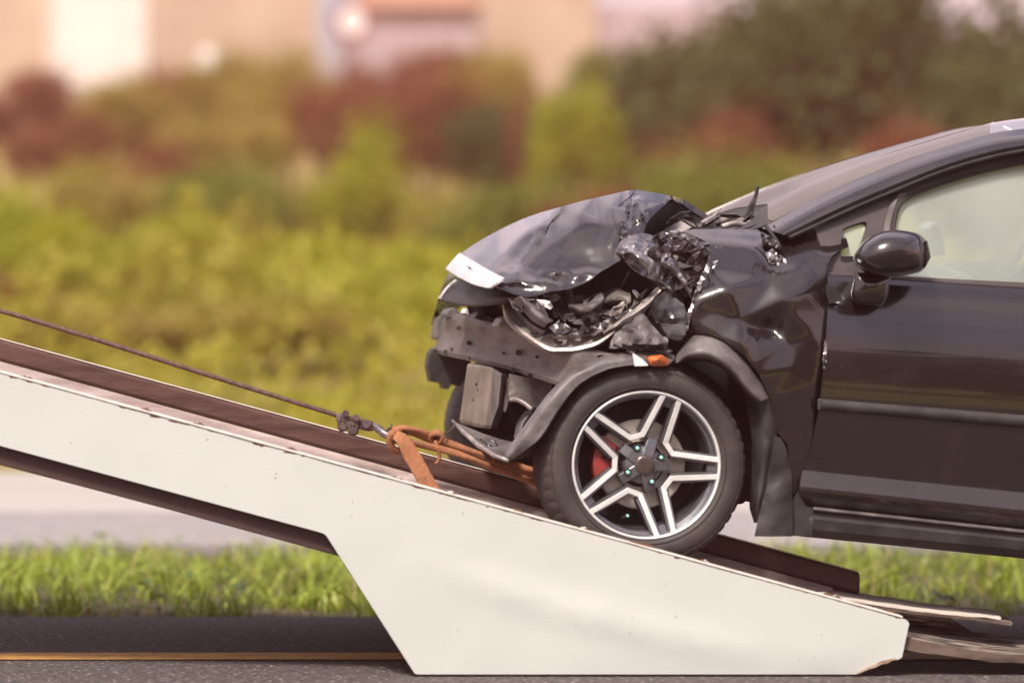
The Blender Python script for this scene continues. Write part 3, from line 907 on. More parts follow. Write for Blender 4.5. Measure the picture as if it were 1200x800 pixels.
# inner arch: dark, behind wheel
def arch_inner():
    c = W(758, 545, 0)
    prof_r, V, Fs = .365, [], []
    n = 28
    for s in range(n + 1):
        a = R(15) + (R(128) - R(15)) * s / n
        for y in (.1, .3, .62):
            V.append(Vector((c.x + prof_r * math.cos(a) * .99, y, c.z + prof_r * math.sin(a) * .98 - .02)))
    for s in range(n):
        for j in range(2): Fs.append((s * 3 + j, s * 3 + j + 1, s * 3 + j + 4, s * 3 + j + 3))
    me = mesh('wheel_arch_liner', V, Fs, True)
    link('wheel_arch_liner', me, 'plastic', car)
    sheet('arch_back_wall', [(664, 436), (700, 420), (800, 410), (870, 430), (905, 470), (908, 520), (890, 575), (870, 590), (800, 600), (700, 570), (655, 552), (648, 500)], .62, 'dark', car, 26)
arch_inner()

# ---- hood
hc = [(541, 300, .84), (541, 295, .86), (556, 285, .86), (584, 269, .86), (612, 256, .86), (659, 241, .84), (697, 231, .82), (735, 223, .80), (765, 225, .76), (789, 230, .70),
      (552, 303, .66), (566, 296, .64), (600, 275, .62), (640, 260, .60), (680, 251, .56), (715, 243, .54), (738, 241, .54),
      (566, 322, .38), (578, 312, .40), (589, 300, .45), (602, 285, .48), (622, 268, .53),
      (584, 337, .22), (590, 330, .26), (604, 322, .25), (618, 306, .33), (640, 288, .40), (648, 308, .30), (672, 268, .45), (690, 290, .33), (662, 300, .33), (676, 316, .255),
      (600, 338, .20), (616, 348, .14), (630, 330, .235), (642, 342, .15), (655, 326, .25), (669, 338, .14), (684, 332, .15), (700, 312, .235), (703, 319, .17), (727, 305, .18),
      (706, 262, .43), (712, 285, .29), (722, 262, .36), (728, 245, .50), (742, 238, .54), (752, 248, .44), (746, 262, .40), (738, 276, .28), (755, 270, .36), (760, 254, .42), (766, 238, .56), (776, 240, .56), (722, 292, .24)]
hc = [(p[0], p[1], .14 + (p[2] - .14) * (1 - .42 * min(1, max(0, (p[0] - 600) / 60)))) for p in hc]
hy0 = Facets(hc, 5.0)
def seg_d(P, a, b):
    a, b = np.array(a, float), np.array(b, float)
    t = np.clip(((P - a) @ (b - a)) / ((b - a) @ (b - a)), 0, 1)
    return np.linalg.norm(P - (a + t[:, None] * (b - a)), axis=1)
def hy(P):
    P = np.asarray(P, float)
    y = hy0(P)
    d = np.minimum(seg_d(P, (588, 322), (640, 330)), seg_d(P, (640, 330), (688, 318)))
    m = np.exp(-(d / 13) ** 2)
    d2 = np.minimum(seg_d(P, (742, 226), (728, 290)), seg_d(P, (742, 226), (757, 262)))
    m2 = np.exp(-(d2 / 9) ** 2)
    d3 = seg_d(P, (660, 243), (612, 300)); m3 = np.exp(-(d3 / 7) ** 2)
    for i, (a, c) in enumerate(P):
        q = Vector((a * .045 + c * .03, c * .11 - a * .02, 3.1))
        y[i] += m[i] * (-.03 + .032 * noise.noise(q * .8) + .007 * noise.noise(q * 2.1))
        q = Vector((a * .16, c * .05, 8.2))
        y[i] += m2[i] * (.05 * (abs(noise.noise(q)) - .2) + .015 * noise.noise(q * 2))
        y[i] += m3[i] * .02 * noise.noise(Vector((a * .09, c * .09, 1.2)))
        y[i] += .012 * noise.noise(Vector((a * .022, c * .022, 5.5)))
    return y
hood_o = [(541, 307), (541, 296), (556, 286), (570, 277.5), (584, 270), (598, 263), (612.5, 256.5), (635, 248.5), (659, 242), (680, 236), (697.5, 232), (715, 228), (735, 223.6), (746, 222.5), (765, 225.5), (780, 228), (789, 231),
          (781, 238), (770, 248), (761, 257), (756, 265), (754, 273), (742, 279), (731, 284), (724, 293), (727.5, 305), (716, 311), (703, 319), (693, 327), (684, 332), (669, 338), (655, 340.5), (642, 342), (628, 346.5), (616, 348), (602, 344), (584, 337.5), (570, 326), (555, 316)]
v1, f1 = sheet_data(hood_o, lambda P: hy(P), 3.2, (), 0, .02, 11)
f1 = orient_front(v1, f1)
# far half of the hood, beyond the crest
crest = smooth_line([(541, 297, .84), (584, 270, .86), (635, 249, .68), (664, 241, .55), (697, 232, .535), (746, 223, .52), (789, 231, .465)], 24)
nb = len(v1)
cr = [W(*p) for p in crest]
for j, t in enumerate((0, .33, .66, 1.0)):
    for i, p in enumerate(cr):
        v1.append(Vector((p.x + .03 * t, p.y + t * (1.54 - p.y), p.z - .012 - .02 * t - .20 * t * t - .03 * t * noise.noise(p * 5))))
for j in range(3):
    for i in range(23): f1.append((nb + j * 24 + i, nb + j * 24 + i + 1, nb + (j + 1) * 24 + i + 1, nb + (j + 1) * 24 + i))
me = mesh('hood', v1, f1, True)
me.set_sharp_from_angle(angle=R(38))
hood = link('hood', me, 'paint', car)
hood['label'] = "black hood crumpled and folded upward"
solid(hood, .003, -1)
# crack across the paint
def on_hood(x, y, off=-.006):
    return W(x, y, float(hy([(x, y)])[0]) + off)
tube('hood_crack', [on_hood(x, y, -.01) for x, y in [(660, 243), (655, 250), (648, 257), (639, 270), (632, 278)]], [.0006, .0014, .002, .0016, .0004] , 'dark', hood, 6)
tube('hood_crack', [on_hood(x, y, -.012) for x, y in [(744, 224), (738, 231), (730, 237), (724, 241)]], [.0006, .0018, .0018, .0006], 'dark', hood, 6)
# rolled rear edge of the hood with the dark underside showing
loft('hood_underside', [[(789, 231, .47), (781, 238, .45), (770, 248, .41), (761, 257, .38), (755, 272, .34)], [(800, 238, .85), (795, 250, .85), (790, 262, .85), (785, 272, .85), (775, 285, .85)], [(812, 244, .95), (812, 256, 1.0), (810, 268, 1.0), (805, 280, 1.0), (800, 290, 1.0)]], 'plastic', hood, nu=14)
loft('hood_rear_edge', [[(787, 229.5, .46), (800, 234, .72), (812, 242, .74), (829, 253, .76), (840, 265, .76)], [(787, 233, .46), (800, 239, .71), (811, 247, .73), (827, 257, .75), (837, 266, .75)], [(790, 236, .52), (800, 242, .78), (810, 249, .80), (825, 258, .82), (836, 267, .82)]],
     'paint', hood, nu=18, thick=.006)
# bright grille trim on the nose, and the black lip below
ga = [(538, 297.5, .80), (556, 308, .54), (574, 318.5, .31), (591, 327, .11)]
gb = [(523, 314.5, .82), (541, 325.5, .56), (557, 333, .34), (575, 337.5, .12)]
tr_ = loft('grille_trim', [lerp3(ga, gb, -.04, .06), ga, lerp3(ga, gb, .15, -.012), lerp3(ga, gb, .45, -.022), lerp3(ga, gb, .8, -.016), gb, lerp3(ga, gb, 1.05, .05)], 'chrome', car, nu=20, thick=.006)
tr_.data.set_sharp_from_angle(angle=R(35))
la = [(535, 328, .90), (556, 334, .62), (584, 339, .34), (607, 345, .26)]
lb = [(513, 351.5, .95), (545, 358, .58), (576, 357, .34), (604, 351.5, .27)]
loft('lower_grille_lip', [lerp3(la, lb, -.05, .1), la, lerp3(la, lb, .25, -.015), lerp3(la, lb, .6, -.025), lerp3(la, lb, .9, -.012), lb, lerp3(la, lb, 1.04, .08)], 'plastic', car, nu=22, nv=16)
loft('lip_edge', [[(514, 349, .93), (521, 339.5, .9), (528, 332.5, .885), (534, 328, .88)], [(517, 350, .92), (524, 340, .88), (530, 333.5, .87), (536, 328.5, .87)]], 'chrome', car, nu=10, thick=.006)

# crumpled corner where hood meets wing
cy_ = Facets([(722, 292, .12), (729, 279, .17), (750, 273, .2), (765, 275, .22), (771, 289, .17), (772, 330, .09), (754, 322, .08), (739, 313, .09), (727, 305, .11), (740, 290, .085), (752, 284, .15), (757, 300, .05), (764, 310, .12), (748, 305, .12), (760, 286, .1)], 1.5)
c1 = sheet('crushed_corner', [(722, 292), (726, 284), (731, 279), (740, 275.5), (750, 273.5), (760, 274), (767, 277), (771, 289), (775, 305), (772, 318), (773, 331), (764, 328), (754, 323), (746, 318), (739, 313), (732, 305)], lambda P: cy_(P), 'paint_torn', car, 3.2, rough=.016, freq=.05, seed=21, thick=.002)
c1.data.set_sharp_from_angle(angle=R(22))
loft('silver_fold', [[(737, 288, .07), (743, 287, .05), (748, 294, .04), (757, 299, .03), (766, 306, .04), (769, 318, .05)], [(735, 295, .06), (741, 296, .03), (747, 302, .01), (756, 308, .01), (761, 316, .02), (762, 323, .04)], [(737, 300, .09), (744, 304, .07), (749, 309, .06), (754, 314, .06), (757, 320, .06), (757, 325, .07)]], 'bare', car, nu=16, nv=8,
     dispf=lambda p: p + Vector((0, .012 * noise.noise(p * 40), 0)))
y2 = Facets([(765, 276, .2), (790, 268, .26), (829, 270, .2), (832, 300, .09), (826, 330, .05), (812, 372, .05), (780, 362, .1), (772, 330, .12), (790, 300, .2), (800, 320, .22), (790, 345, .16), (815, 290, .2)], 1.5)
c2 = sheet('crushed_wing_front', [(765, 276), (776, 271), (790, 270), (801, 272), (815, 277), (829, 284), (832, 292), (829, 305), (823, 325), (814, 350), (810, 368), (800, 360), (785, 362), (775, 352), (772, 330), (772, 300)], lambda P: y2(P), 'paint_shred', car, 3.4, rough=.045, freq=.042, seed=31, thick=.002)
c2.data.set_sharp_from_angle(angle=R(20))
y3 = Facets([(752, 363, .16), (779, 340, .1), (801, 357, .06), (803, 393, .04), (797, 399, .045), (782, 395, .06), (768, 378, .09), (778, 362, .055), (795, 380, .048)], 1)
c3 = sheet('headlamp_side_panel', [(752, 364), (764, 352), (779, 341), (790, 348), (802, 357), (806, 375), (803, 393), (797, 399), (789, 398), (782, 395), (772, 384), (762, 374)], lambda P: y3(P) - .05, 'paint_dusty', car, 4, rough=.006, freq=.05, seed=41)
c3.data.set_sharp_from_angle(angle=R(14))
y4 = Facets([(724, 383, .12), (752, 365, .12), (781, 400, .02), (768, 403, .0), (737, 403, .04), (715, 408, .06), (750, 385, .03), (735, 392, .09)], 1)
c4 = sheet('lower_lamp_panel', [(716, 399), (724, 384), (738, 373), (753, 365.5), (762, 378), (772, 389), (782, 400), (770, 403.5), (755, 403), (737, 403.5), (722, 408), (714, 408)], lambda P: y4(P) - .04, 'plastic_grey', car, 4, rough=.014, freq=.07, seed=43)
c4.data.set_sharp_from_angle(angle=R(16))
V, Fs = lathe_data([(.0, -.012), (.006, -.012), (.007, -.004), (.012, -.004), (.012, .004)], W(778, 399, .0), seg=16, closed=False)
link('screw_boss', mesh('screw_boss', V, Fs), 'alu', car)

# curved headlamp bracket
BO = [(589.5, 357), (592, 372), (601, 384), (615, 395), (629, 405), (643.5, 413), (660, 413.5), (675, 412.5), (697.5, 406.5), (711, 398), (722, 388)]
BI = [(596, 351), (606, 359), (613, 370), (622, 378), (632, 384), (649.5, 392), (662, 392.5), (676, 392), (690, 390.5), (706, 387), (720, 383)]
yb = [.36, .30, .25, .20, .16, .13, .12, .11, .10, .09, .08]
mix = lambda t, dy: [(a[0] + (b[0] - a[0]) * t, a[1] + (b[1] - a[1]) * t, y + dy) for a, b, y in zip(BO, BI, yb)]
br = loft('headlamp_bracket', [mix(-.02, .05), mix(0, .0), mix(.12, -.012), mix(.26, -.008), mix(.32, .012), mix(.42, .02), mix(.75, .045), mix(.85, .04), mix(.95, .035), mix(1.03, .05), mix(1.05, .09)], 'alu', car, nu=44, thick=.004)
br.data.set_sharp_from_angle(angle=R(25))
for k, (x, y, s, yy) in enumerate([(609, 376.5, 5, .24), (626, 391, 5, .185), (654, 401, 6, .135)]):
    sheet('dark_slot_patch', [(x - s, y - 1.5), (x - s + 2, y - 3.5), (x + s * .4, y - 1.5), (x + s, y - 2), (x + s - 1, y + 2), (x + s * .3, y + 3), (x - s * .6, y + 1.5)], yy - .012, 'dark', br, 4, thick=.004)  # dark patches paint the shade inside the slots

# debris in the headlamp cavity and along the torn wing
rg = random.Random(77)
mats = ['plastic_grey', 'paint_torn', 'plastic', 'alu', 'paint_dusty', 'bare', 'beam']
big = [((625, 357), 15, 62, 'plastic_grey', .16), ((636, 366), 12, 70, 'alu', .14), ((682, 354), 17, -12, 'plastic', .2), ((690, 372), 15, -28, 'plastic_grey', .14), ((718, 352), 15, 10, 'plastic', .2),
       ((729, 360), 12, -35, 'alu', .15), ((660, 362), 12, 80, 'plastic', .2), ((672, 372), 9, 20, 'plastic_grey', .16), ((655, 386), 12, 4, 'bare', .12), ((620, 350), 10, 0, 'alu', .2), ((646, 349), 11, -6, 'alu', .2),
       ((612, 352), 9, -10, 'white_plastic', .24), ((742, 366), 14, -36, 'paint_torn', .1), ((752, 350), 12, -40, 'paint_dusty', .12), ((746, 344), 5, 50, 'bare', .1), ((668, 346), 10, 75, 'beam', .2),
       ((630, 378), 10, 40, 'plastic', .2), ((700, 385), 13, -25, 'paint_torn', .1), ((722, 376), 9, -30, 'bare', .09), ((640, 356), 9, 15, 'white_plastic', .13)]
for k, (c, s, a, m, y) in enumerate(big):
    shard('broken_shard', c, y, s, m, car, 100 + k, a, 1.5, 6, .028)
for k in range(22):
    t = rg.random()
    c = (600 + 130 * t, 343 + 42 * rg.random() + (8 if t > .5 else 0))
    shard('broken_shard', c, rg.uniform(.14, .32), rg.uniform(5, 11), rg.choice(mats), car, 200 + k, None, rg.uniform(1.3, 2.4), rg.choice([4, 5, 5]), .022)
for k in range(14):
    t = rg.random()
    y = 280 + 62 * rg.random()
    c = (768 + 60 * t - max(0, y - 320) * .35, y)
    shard('broken_shard', c, rg.uniform(.03, .13), rg.uniform(5, 11), rg.choice(['paint_torn', 'paint_torn', 'paint', 'plastic', 'beam', 'bare']), car, 400 + k, rg.uniform(-70, 20), rg.uniform(1.2, 2.4), rg.choice([4, 5, 6]), .035)
for k in range(18):
    c = (724 + 60 * rg.random(), 404 + 8 * rg.random())
    shard('broken_shard', c, rg.uniform(-.02, .06), rg.uniform(3, 7), rg.choice(['alu', 'plastic', 'plastic_grey', 'beam']), car, 500 + k, rg.uniform(-20, 20), 1.9, 5, .02)
for k in range(9):
    t = rg.random()
    c = (792 + 90 * t, 262 - 6 * t + rg.uniform(-8, 6))
    shard('broken_shard', c, rg.uniform(.3, .7), rg.uniform(4, 9), rg.choice(['beam', 'plastic', 'plastic_grey', 'paint_torn', 'alu']), car, 600 + k, rg.uniform(-40, 30), 2.0, 5, .03)
for k, (P, yy, m, sd) in enumerate([
        ([(606, 349), (618, 344), (628, 352), (633, 368), (640, 384), (630, 380), (620, 366), (612, 360)], .17, 'plastic_grey', 61),
        ([(668, 347), (676, 352), (690, 350), (700, 343), (706, 356), (697, 366), (682, 364), (669, 372)], .2, 'plastic_grey', 62),
        ([(683, 372), (696, 367), (706, 370), (704, 386), (690, 390), (678, 391)], .12, 'paint_dusty', 63),
        ([(707, 342), (722, 340), (736, 350), (730, 362), (716, 366), (707, 360)], .22, 'plastic', 64),
        ([(708, 368), (720, 360), (736, 352), (740, 357), (728, 366), (716, 371)], .13, 'alu', 65),
        ([(704, 378), (724, 368), (742, 360), (756, 352), (760, 357), (744, 372), (722, 384), (706, 388)], .1, 'paint_torn', 66),
        ([(640, 352), (652, 347), (664, 352), (668, 366), (660, 380), (648, 384), (640, 370)], .24, 'plastic', 67),
        ([(646, 386), (660, 383), (676, 386), (688, 388), (680, 392), (660, 393), (650, 391)], .12, 'bare', 68),
        ([(596, 349), (606, 352), (616, 358), (612, 366), (602, 362)], .26, 'white_plastic', 69)]):
    s_ = sheet('crumpled_piece', P, yy, m, car, 3, rough=.05, freq=.07, seed=sd, thick=.002)
    s_.data.set_sharp_from_angle(angle=R(24))
sheet('torn_edge', [(829, 309), (832, 314), (829, 321), (823, 336), (813, 354), (811, 352), (815, 340), (821, 325)], .0, 'bare', wing, 3, rough=.012, freq=.15, seed=71)
sheet('torn_edge', [(806, 366), (811, 354), (813, 358), (808, 376), (806, 388), (803, 386)], -.01, 'bare', wing, 3, rough=.01, freq=.15, seed=72)
sheet('torn_edge', [(770, 283), (786, 273), (802, 275), (822, 284), (830, 296), (826, 300), (815, 288), (800, 281), (785, 281), (774, 291)], .09, 'paint_torn', wing, 3, rough=.03, freq=.1, seed=73)
for k, (rowsf, m) in enumerate([
        ([[(704, 386, .12), (722, 375, .1), (740, 363, .09), (757, 350, .1), (770, 336, .12)], [(707, 389, .08), (725, 379, .06), (744, 367, .05), (761, 354, .06), (774, 340, .08)], [(709, 393, .11), (727, 383, .09), (747, 371, .08), (764, 358, .1), (777, 344, .12)]], 'alu'),
        ([[(776, 300, .1), (790, 306, .08), (803, 318, .06), (812, 334, .06)], [(774, 308, .04), (788, 314, .02), (800, 326, .01), (808, 342, .02)], [(774, 318, .09), (786, 324, .07), (796, 336, .06), (802, 350, .07)]], 'paint_torn'),
        ([[(778, 322, .1), (788, 328, .08), (797, 340, .07), (801, 354, .06)], [(774, 330, .05), (783, 336, .03), (790, 348, .03), (793, 360, .04)], [(772, 338, .1), (779, 344, .08), (784, 352, .08), (786, 362, .09)]], 'paint_dusty'),
        ([[(602, 352, .2), (612, 362, .18), (622, 374, .16), (636, 384, .14)], [(608, 348, .14), (619, 357, .12), (630, 369, .1), (642, 380, .1)], [(616, 347, .2), (626, 355, .18), (637, 366, .17), (648, 377, .16)]], 'plastic_grey'),
        ([[(664, 350, .24), (676, 356, .18), (690, 354, .16), (704, 342, .2)], [(666, 358, .17), (678, 364, .12), (692, 362, .11), (707, 351, .15)], [(669, 367, .22), (680, 371, .18), (694, 369, .16), (708, 360, .2)]], 'plastic_grey'),
        ([[(708, 344, .26), (722, 338, .24), (738, 344, .2)], [(709, 352, .2), (723, 347, .17), (740, 353, .15)], [(712, 362, .24), (725, 358, .2), (741, 362, .2)]], 'beam')]):
    o_ = loft('folded_piece', rowsf, m, car, nu=18, nv=10, thick=.003, dispf=lambda p: p + Vector((0, .022 * noise.noise(p * 26), .006 * noise.noise(p * 22))))
    o_.data.set_sharp_from_angle(angle=R(26))
# cowl pieces
hexa('cowl_bracket', [(775, 270, .5), (797, 258, .55), (812, 266, .5), (792, 277, .45), (778, 272, .65), (800, 260, .7), (815, 268, .65), (796, 279, .6)], 'alu', car, .006)
hexa('cowl_strip', [(815, 262, .5), (843, 255, .55), (846, 260, .5), (818, 268, .45), (815, 262, .7), (843, 255, .75), (846, 260, .7), (818, 268, .65)], 'plastic', car, .005)
tube('cowl_rod', [W(840, 262, .6), W(855, 256, .6), W(868, 259, .55), W(884, 264, .5)], .012, 'beam', car, 8, 16)
tube('cowl_rod', [W(846, 266, .5), W(860, 262, .5), W(875, 263, .5)], .01, 'alu', car, 8, 12)
sheet('cowl_corner', [(860, 272), (900, 258), (935, 262), (940, 290), (900, 300), (870, 290)], .34, 'dark', car, 14, thick=.01)
# broken wiper arm sticking up
sheet('wiper_arm', [(865.5, 268), (869, 260), (877, 247.5), (883, 233), (888, 220), (890, 218), (889.5, 223), (886, 238), (882.5, 250), (877, 262), (874, 268)], .55, 'plastic', car, 4, thick=.014, rough=.01, freq=.05)

# ---- engine bay and front structure
def bay():
    sheet('bay_shade_sheet', [(545, 352), (575, 330), (600, 300), (650, 262), (720, 245), (790, 240), (845, 262), (900, 275), (905, 420), (860, 420), (800, 410), (700, 425), (650, 440), (600, 425), (560, 400)], 0.95, 'dark', car, 30)  # dark backing sheet paints the shaded void under the hood
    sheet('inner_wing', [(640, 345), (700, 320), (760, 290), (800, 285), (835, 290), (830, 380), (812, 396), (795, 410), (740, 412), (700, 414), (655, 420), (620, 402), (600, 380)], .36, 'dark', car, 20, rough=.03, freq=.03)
    for k, (x, y, w, h, yy, m) in enumerate([(665, 330, 40, 26, .55, 'plastic'), (715, 322, 34, 30, .6, 'dark'), (752, 335, 28, 34, .5, 'plastic'), (620, 350, 40, 26, .7, 'plastic')]):
        prism('engine_part', [(x - w / 2, y - h / 2 + 4), (x - w / 2 + 6, y - h / 2), (x + w / 2, y - h / 2 + 3), (x + w / 2, y + h / 2), (x - w / 2, y + h / 2)], yy, yy + .22, m, car, .012)
    tube('support_strut', [W(722, 318, .25), W(736, 340, .22)][::-1] if False else [W(737, 318, .3), W(725, 342, .3)], .0045, 'beam', car, 6)
    tube('engine_hose', [W(640, 345, .5), W(670, 338, .45), W(700, 342, .4), W(735, 352, .4), W(760, 345, .42)], .022, 'plastic', car, 10, 24)
bay()
# crash beam across the nose
top = [(700, 416, .10), (668, 408, .12), (640, 398, .25), (600, 384, .5), (562, 375, .8), (535, 368, 1.1), (524, 368.5, 1.3), (519, 374, 1.42)]
bot = [(700, 462, .10), (668, 455, .12), (643, 447, .22), (622, 441, .34), (591, 431, .56), (551, 422, .9), (520, 415.5, 1.25), (510, 412, 1.42)]
beam = loft('crash_beam', [behind(top, 22), behind(top, 5), top, behind(lerp3(top, bot, .12), -2), lerp3(top, bot, .3), behind(lerp3(top, bot, .5), 1.5), lerp3(top, bot, .7), behind(lerp3(top, bot, .9), -2), bot, behind(bot, 4), behind(bot, 22)], 'beam', car, nu=40,
            dispf=lambda p: p + Vector((.006 * noise.noise(p * 9), .006 * noise.noise(p * 11), 0)), thick=.004)
beam.data.set_sharp_from_angle(angle=R(30))
def beam_y(x, y):
    A = np.array(smooth_line(top, 60)); B = np.array(smooth_line(bot, 60))
    best = None
    for a, b in zip(A, B):
        t = np.clip((y - a[1]) / (b[1] - a[1]), 0, 1); px = a[0] + (b[0] - a[0]) * t
        if best is None or abs(px - x) < best[0]: best = (abs(px - x), a[2] + (b[2] - a[2]) * t)
    return best[1]
def holes(name, L, parent, yf, m='dark'):  # dark discs stand in for the shade inside the holes
    V, Fs = [], []
    for x, y, r in L:
        c = W(x - 1.2, y, yf(x, y))
        n = Vector((-.42, -.908, 0))
        u = Vector((.908, -.42, 0)); v = Vector((0, 0, 1))
        s = len(V)
        for k in range(12):
            a = 2 * math.pi * k / 12
            V.append(c + n * .012 + (u * math.cos(a) * 1.0 + v * 1.2 * math.sin(a)) * r * 1.15 / 387)
        for k in range(12):
            V.append(V[s + k] - n * .012)
        Fs.append(tuple(range(s, s + 12)))
        for k in range(12): Fs.append((s + k, s + (k + 1) % 12, s + 12 + (k + 1) % 12, s + 12 + k))
    return link(name, mesh(name, V, Fs), m, parent)
holes('dark_hole_disc', [(538.5, 384.5, 2), (551, 401.5, 2.2), (532, 409.5, 2.2), (524, 412.5, 2.6), (609.5, 413, 2.8), (592, 413.5, 1.3), (631, 418, 1.4), (603, 434, 2.2), (623, 439.5, 2.0), (553, 419, 2)], beam, beam_y)
# end box and brackets hanging under the far end
prism('beam_end_box', [(501, 428), (503.5, 414), (508, 407.5), (516, 412), (552, 423), (552, 436), (540, 453), (531, 451), (530, 448), (526, 456), (519, 455), (518, 449), (504.6, 447)], 1.34, 1.40, 'plastic', car, .008)
prism('beam_side_bracket', [(509, 397), (513, 372), (519, 368), (521, 375), (515, 399)], 1.42, 1.5, 'plastic_grey', car, .006)
for k, P in enumerate([[(522, 368), (526, 362), (533, 360), (539, 366), (540, 372), (524, 373)], [(543, 367), (546, 361), (551, 362), (553, 370)], [(556, 372), (560, 366), (567, 365), (571, 374), (574, 380)], [(583, 382), (588, 373), (594, 370), (598, 380), (600, 388)]]):
    prism('beam_top_clip', P, [1.15, 1.0, .85, .5][k], [1.25, 1.06, .98, .6][k], ['plastic_grey', 'white_plastic', 'plastic_grey', 'alu'][k], car, .004)
# vertical brace
brace = hexa('vertical_brace', [(547, 424, .85), (574, 428, .55), (564, 501.5, .55), (537, 495, .85), (562, 430, .85), (589, 437, .55), (580, 503, .55), (552, 500, .85)], 'brace', car, .012)
holes('dark_hole_disc', [(560, 450, 1.2), (562, 456.5, 1), (558.5, 469, 2.4), (557, 478, 1.2), (543.5, 490, 2.2)], brace, lambda x, y: .85 - (x - 545) * .011)
hexa('brace_gusset', [(577, 434, .5), (588, 437, .42), (584, 476, .42), (574, 503, .5), (583, 436, .55), (596, 440, .5), (592, 478, .5), (583, 502, .55)], 'plastic_grey', car, .006)
hexa('side_gusset', [(590, 441, .5), (603, 446, .42), (592, 484, .42), (584, 478, .5), (595, 441, .6), (608, 446, .55), (597, 484, .55), (588, 478, .6)], 'beam', car, .006)
sheet('condenser_panel', [(598, 438), (648, 448), (645, 460), (630, 478), (612, 472), (596, 465)], .42, 'alu', car, 10, thick=.02)
tube('bumper_rib', [W(598, 468, .4), W(606, 468, .38), (W(616, 473, .36)), W(624, 480, .34)], .008, 'alu', car, 8, 14)
loft('fog_lamp_ring', [[(602, 512, .45), (606, 495, .45), (616, 480, .45)], [(609, 514, .38), (613, 496, .38), (623, 483, .38)], [(614, 515, .45), (618, 500, .45), (628, 486, .45)]], 'plastic_grey', car, nu=14, nv=8)
sheet('underside_shade_sheet', [(560, 430), (600, 440), (648, 447), (655, 470), (640, 520), (612, 525), (588, 512), (566, 504), (548, 500)], .75, 'dark', car, 20)  # dark backing sheet stands in for the shaded recess behind the brace
uy = Facets([(531, 493, .5), (547, 501, .5), (585, 514, .4), (622, 516, .3), (596, 539, .02), (581, 532, .1), (561, 521, .3)], 2)
sheet('bumper_corner', [(531.5, 493), (547, 500), (566, 507.5), (585, 514), (606, 519), (604, 530), (596, 538), (586, 535), (572, 528), (561, 521.5), (545, 507)], lambda P: uy(P), 'plastic_grey', car, 5, thick=.01, rough=.01, freq=.05)
tube('bumper_corner_edge', [W(530, 492.5, .5), W(545, 507, .4), W(561, 522, .28), W(580, 534, .06), W(596, 539, .0)], [.004, .008, .009, .008, .005], 'alu', car, 8)
for k, (x, y) in enumerate([(566, 517), (571, 521), (577, 524), (580, 519)]):
    shard('paint_flake', (x, y), .26, 4, 'bare', car, 700 + k, 40, 2.2, 5, .01)
# suspension behind the wheel
tube('lower_arm', [W(760, 600, .3), W(700, 592, .4), W(650, 565, .6)], .03, 'dark', car, 10, 12)
tube('drive_shaft', [W(758, 545, .2), W(752, 543, .6), W(745, 540, 1.0)], .03, 'dark', car, 10)
tube('front_axle_beam', [Vector((WC.x, .25, WC.z + .02)), Vector((WC.x, CW - .2, WC.z + .05))], .04, 'dark', car, 10)

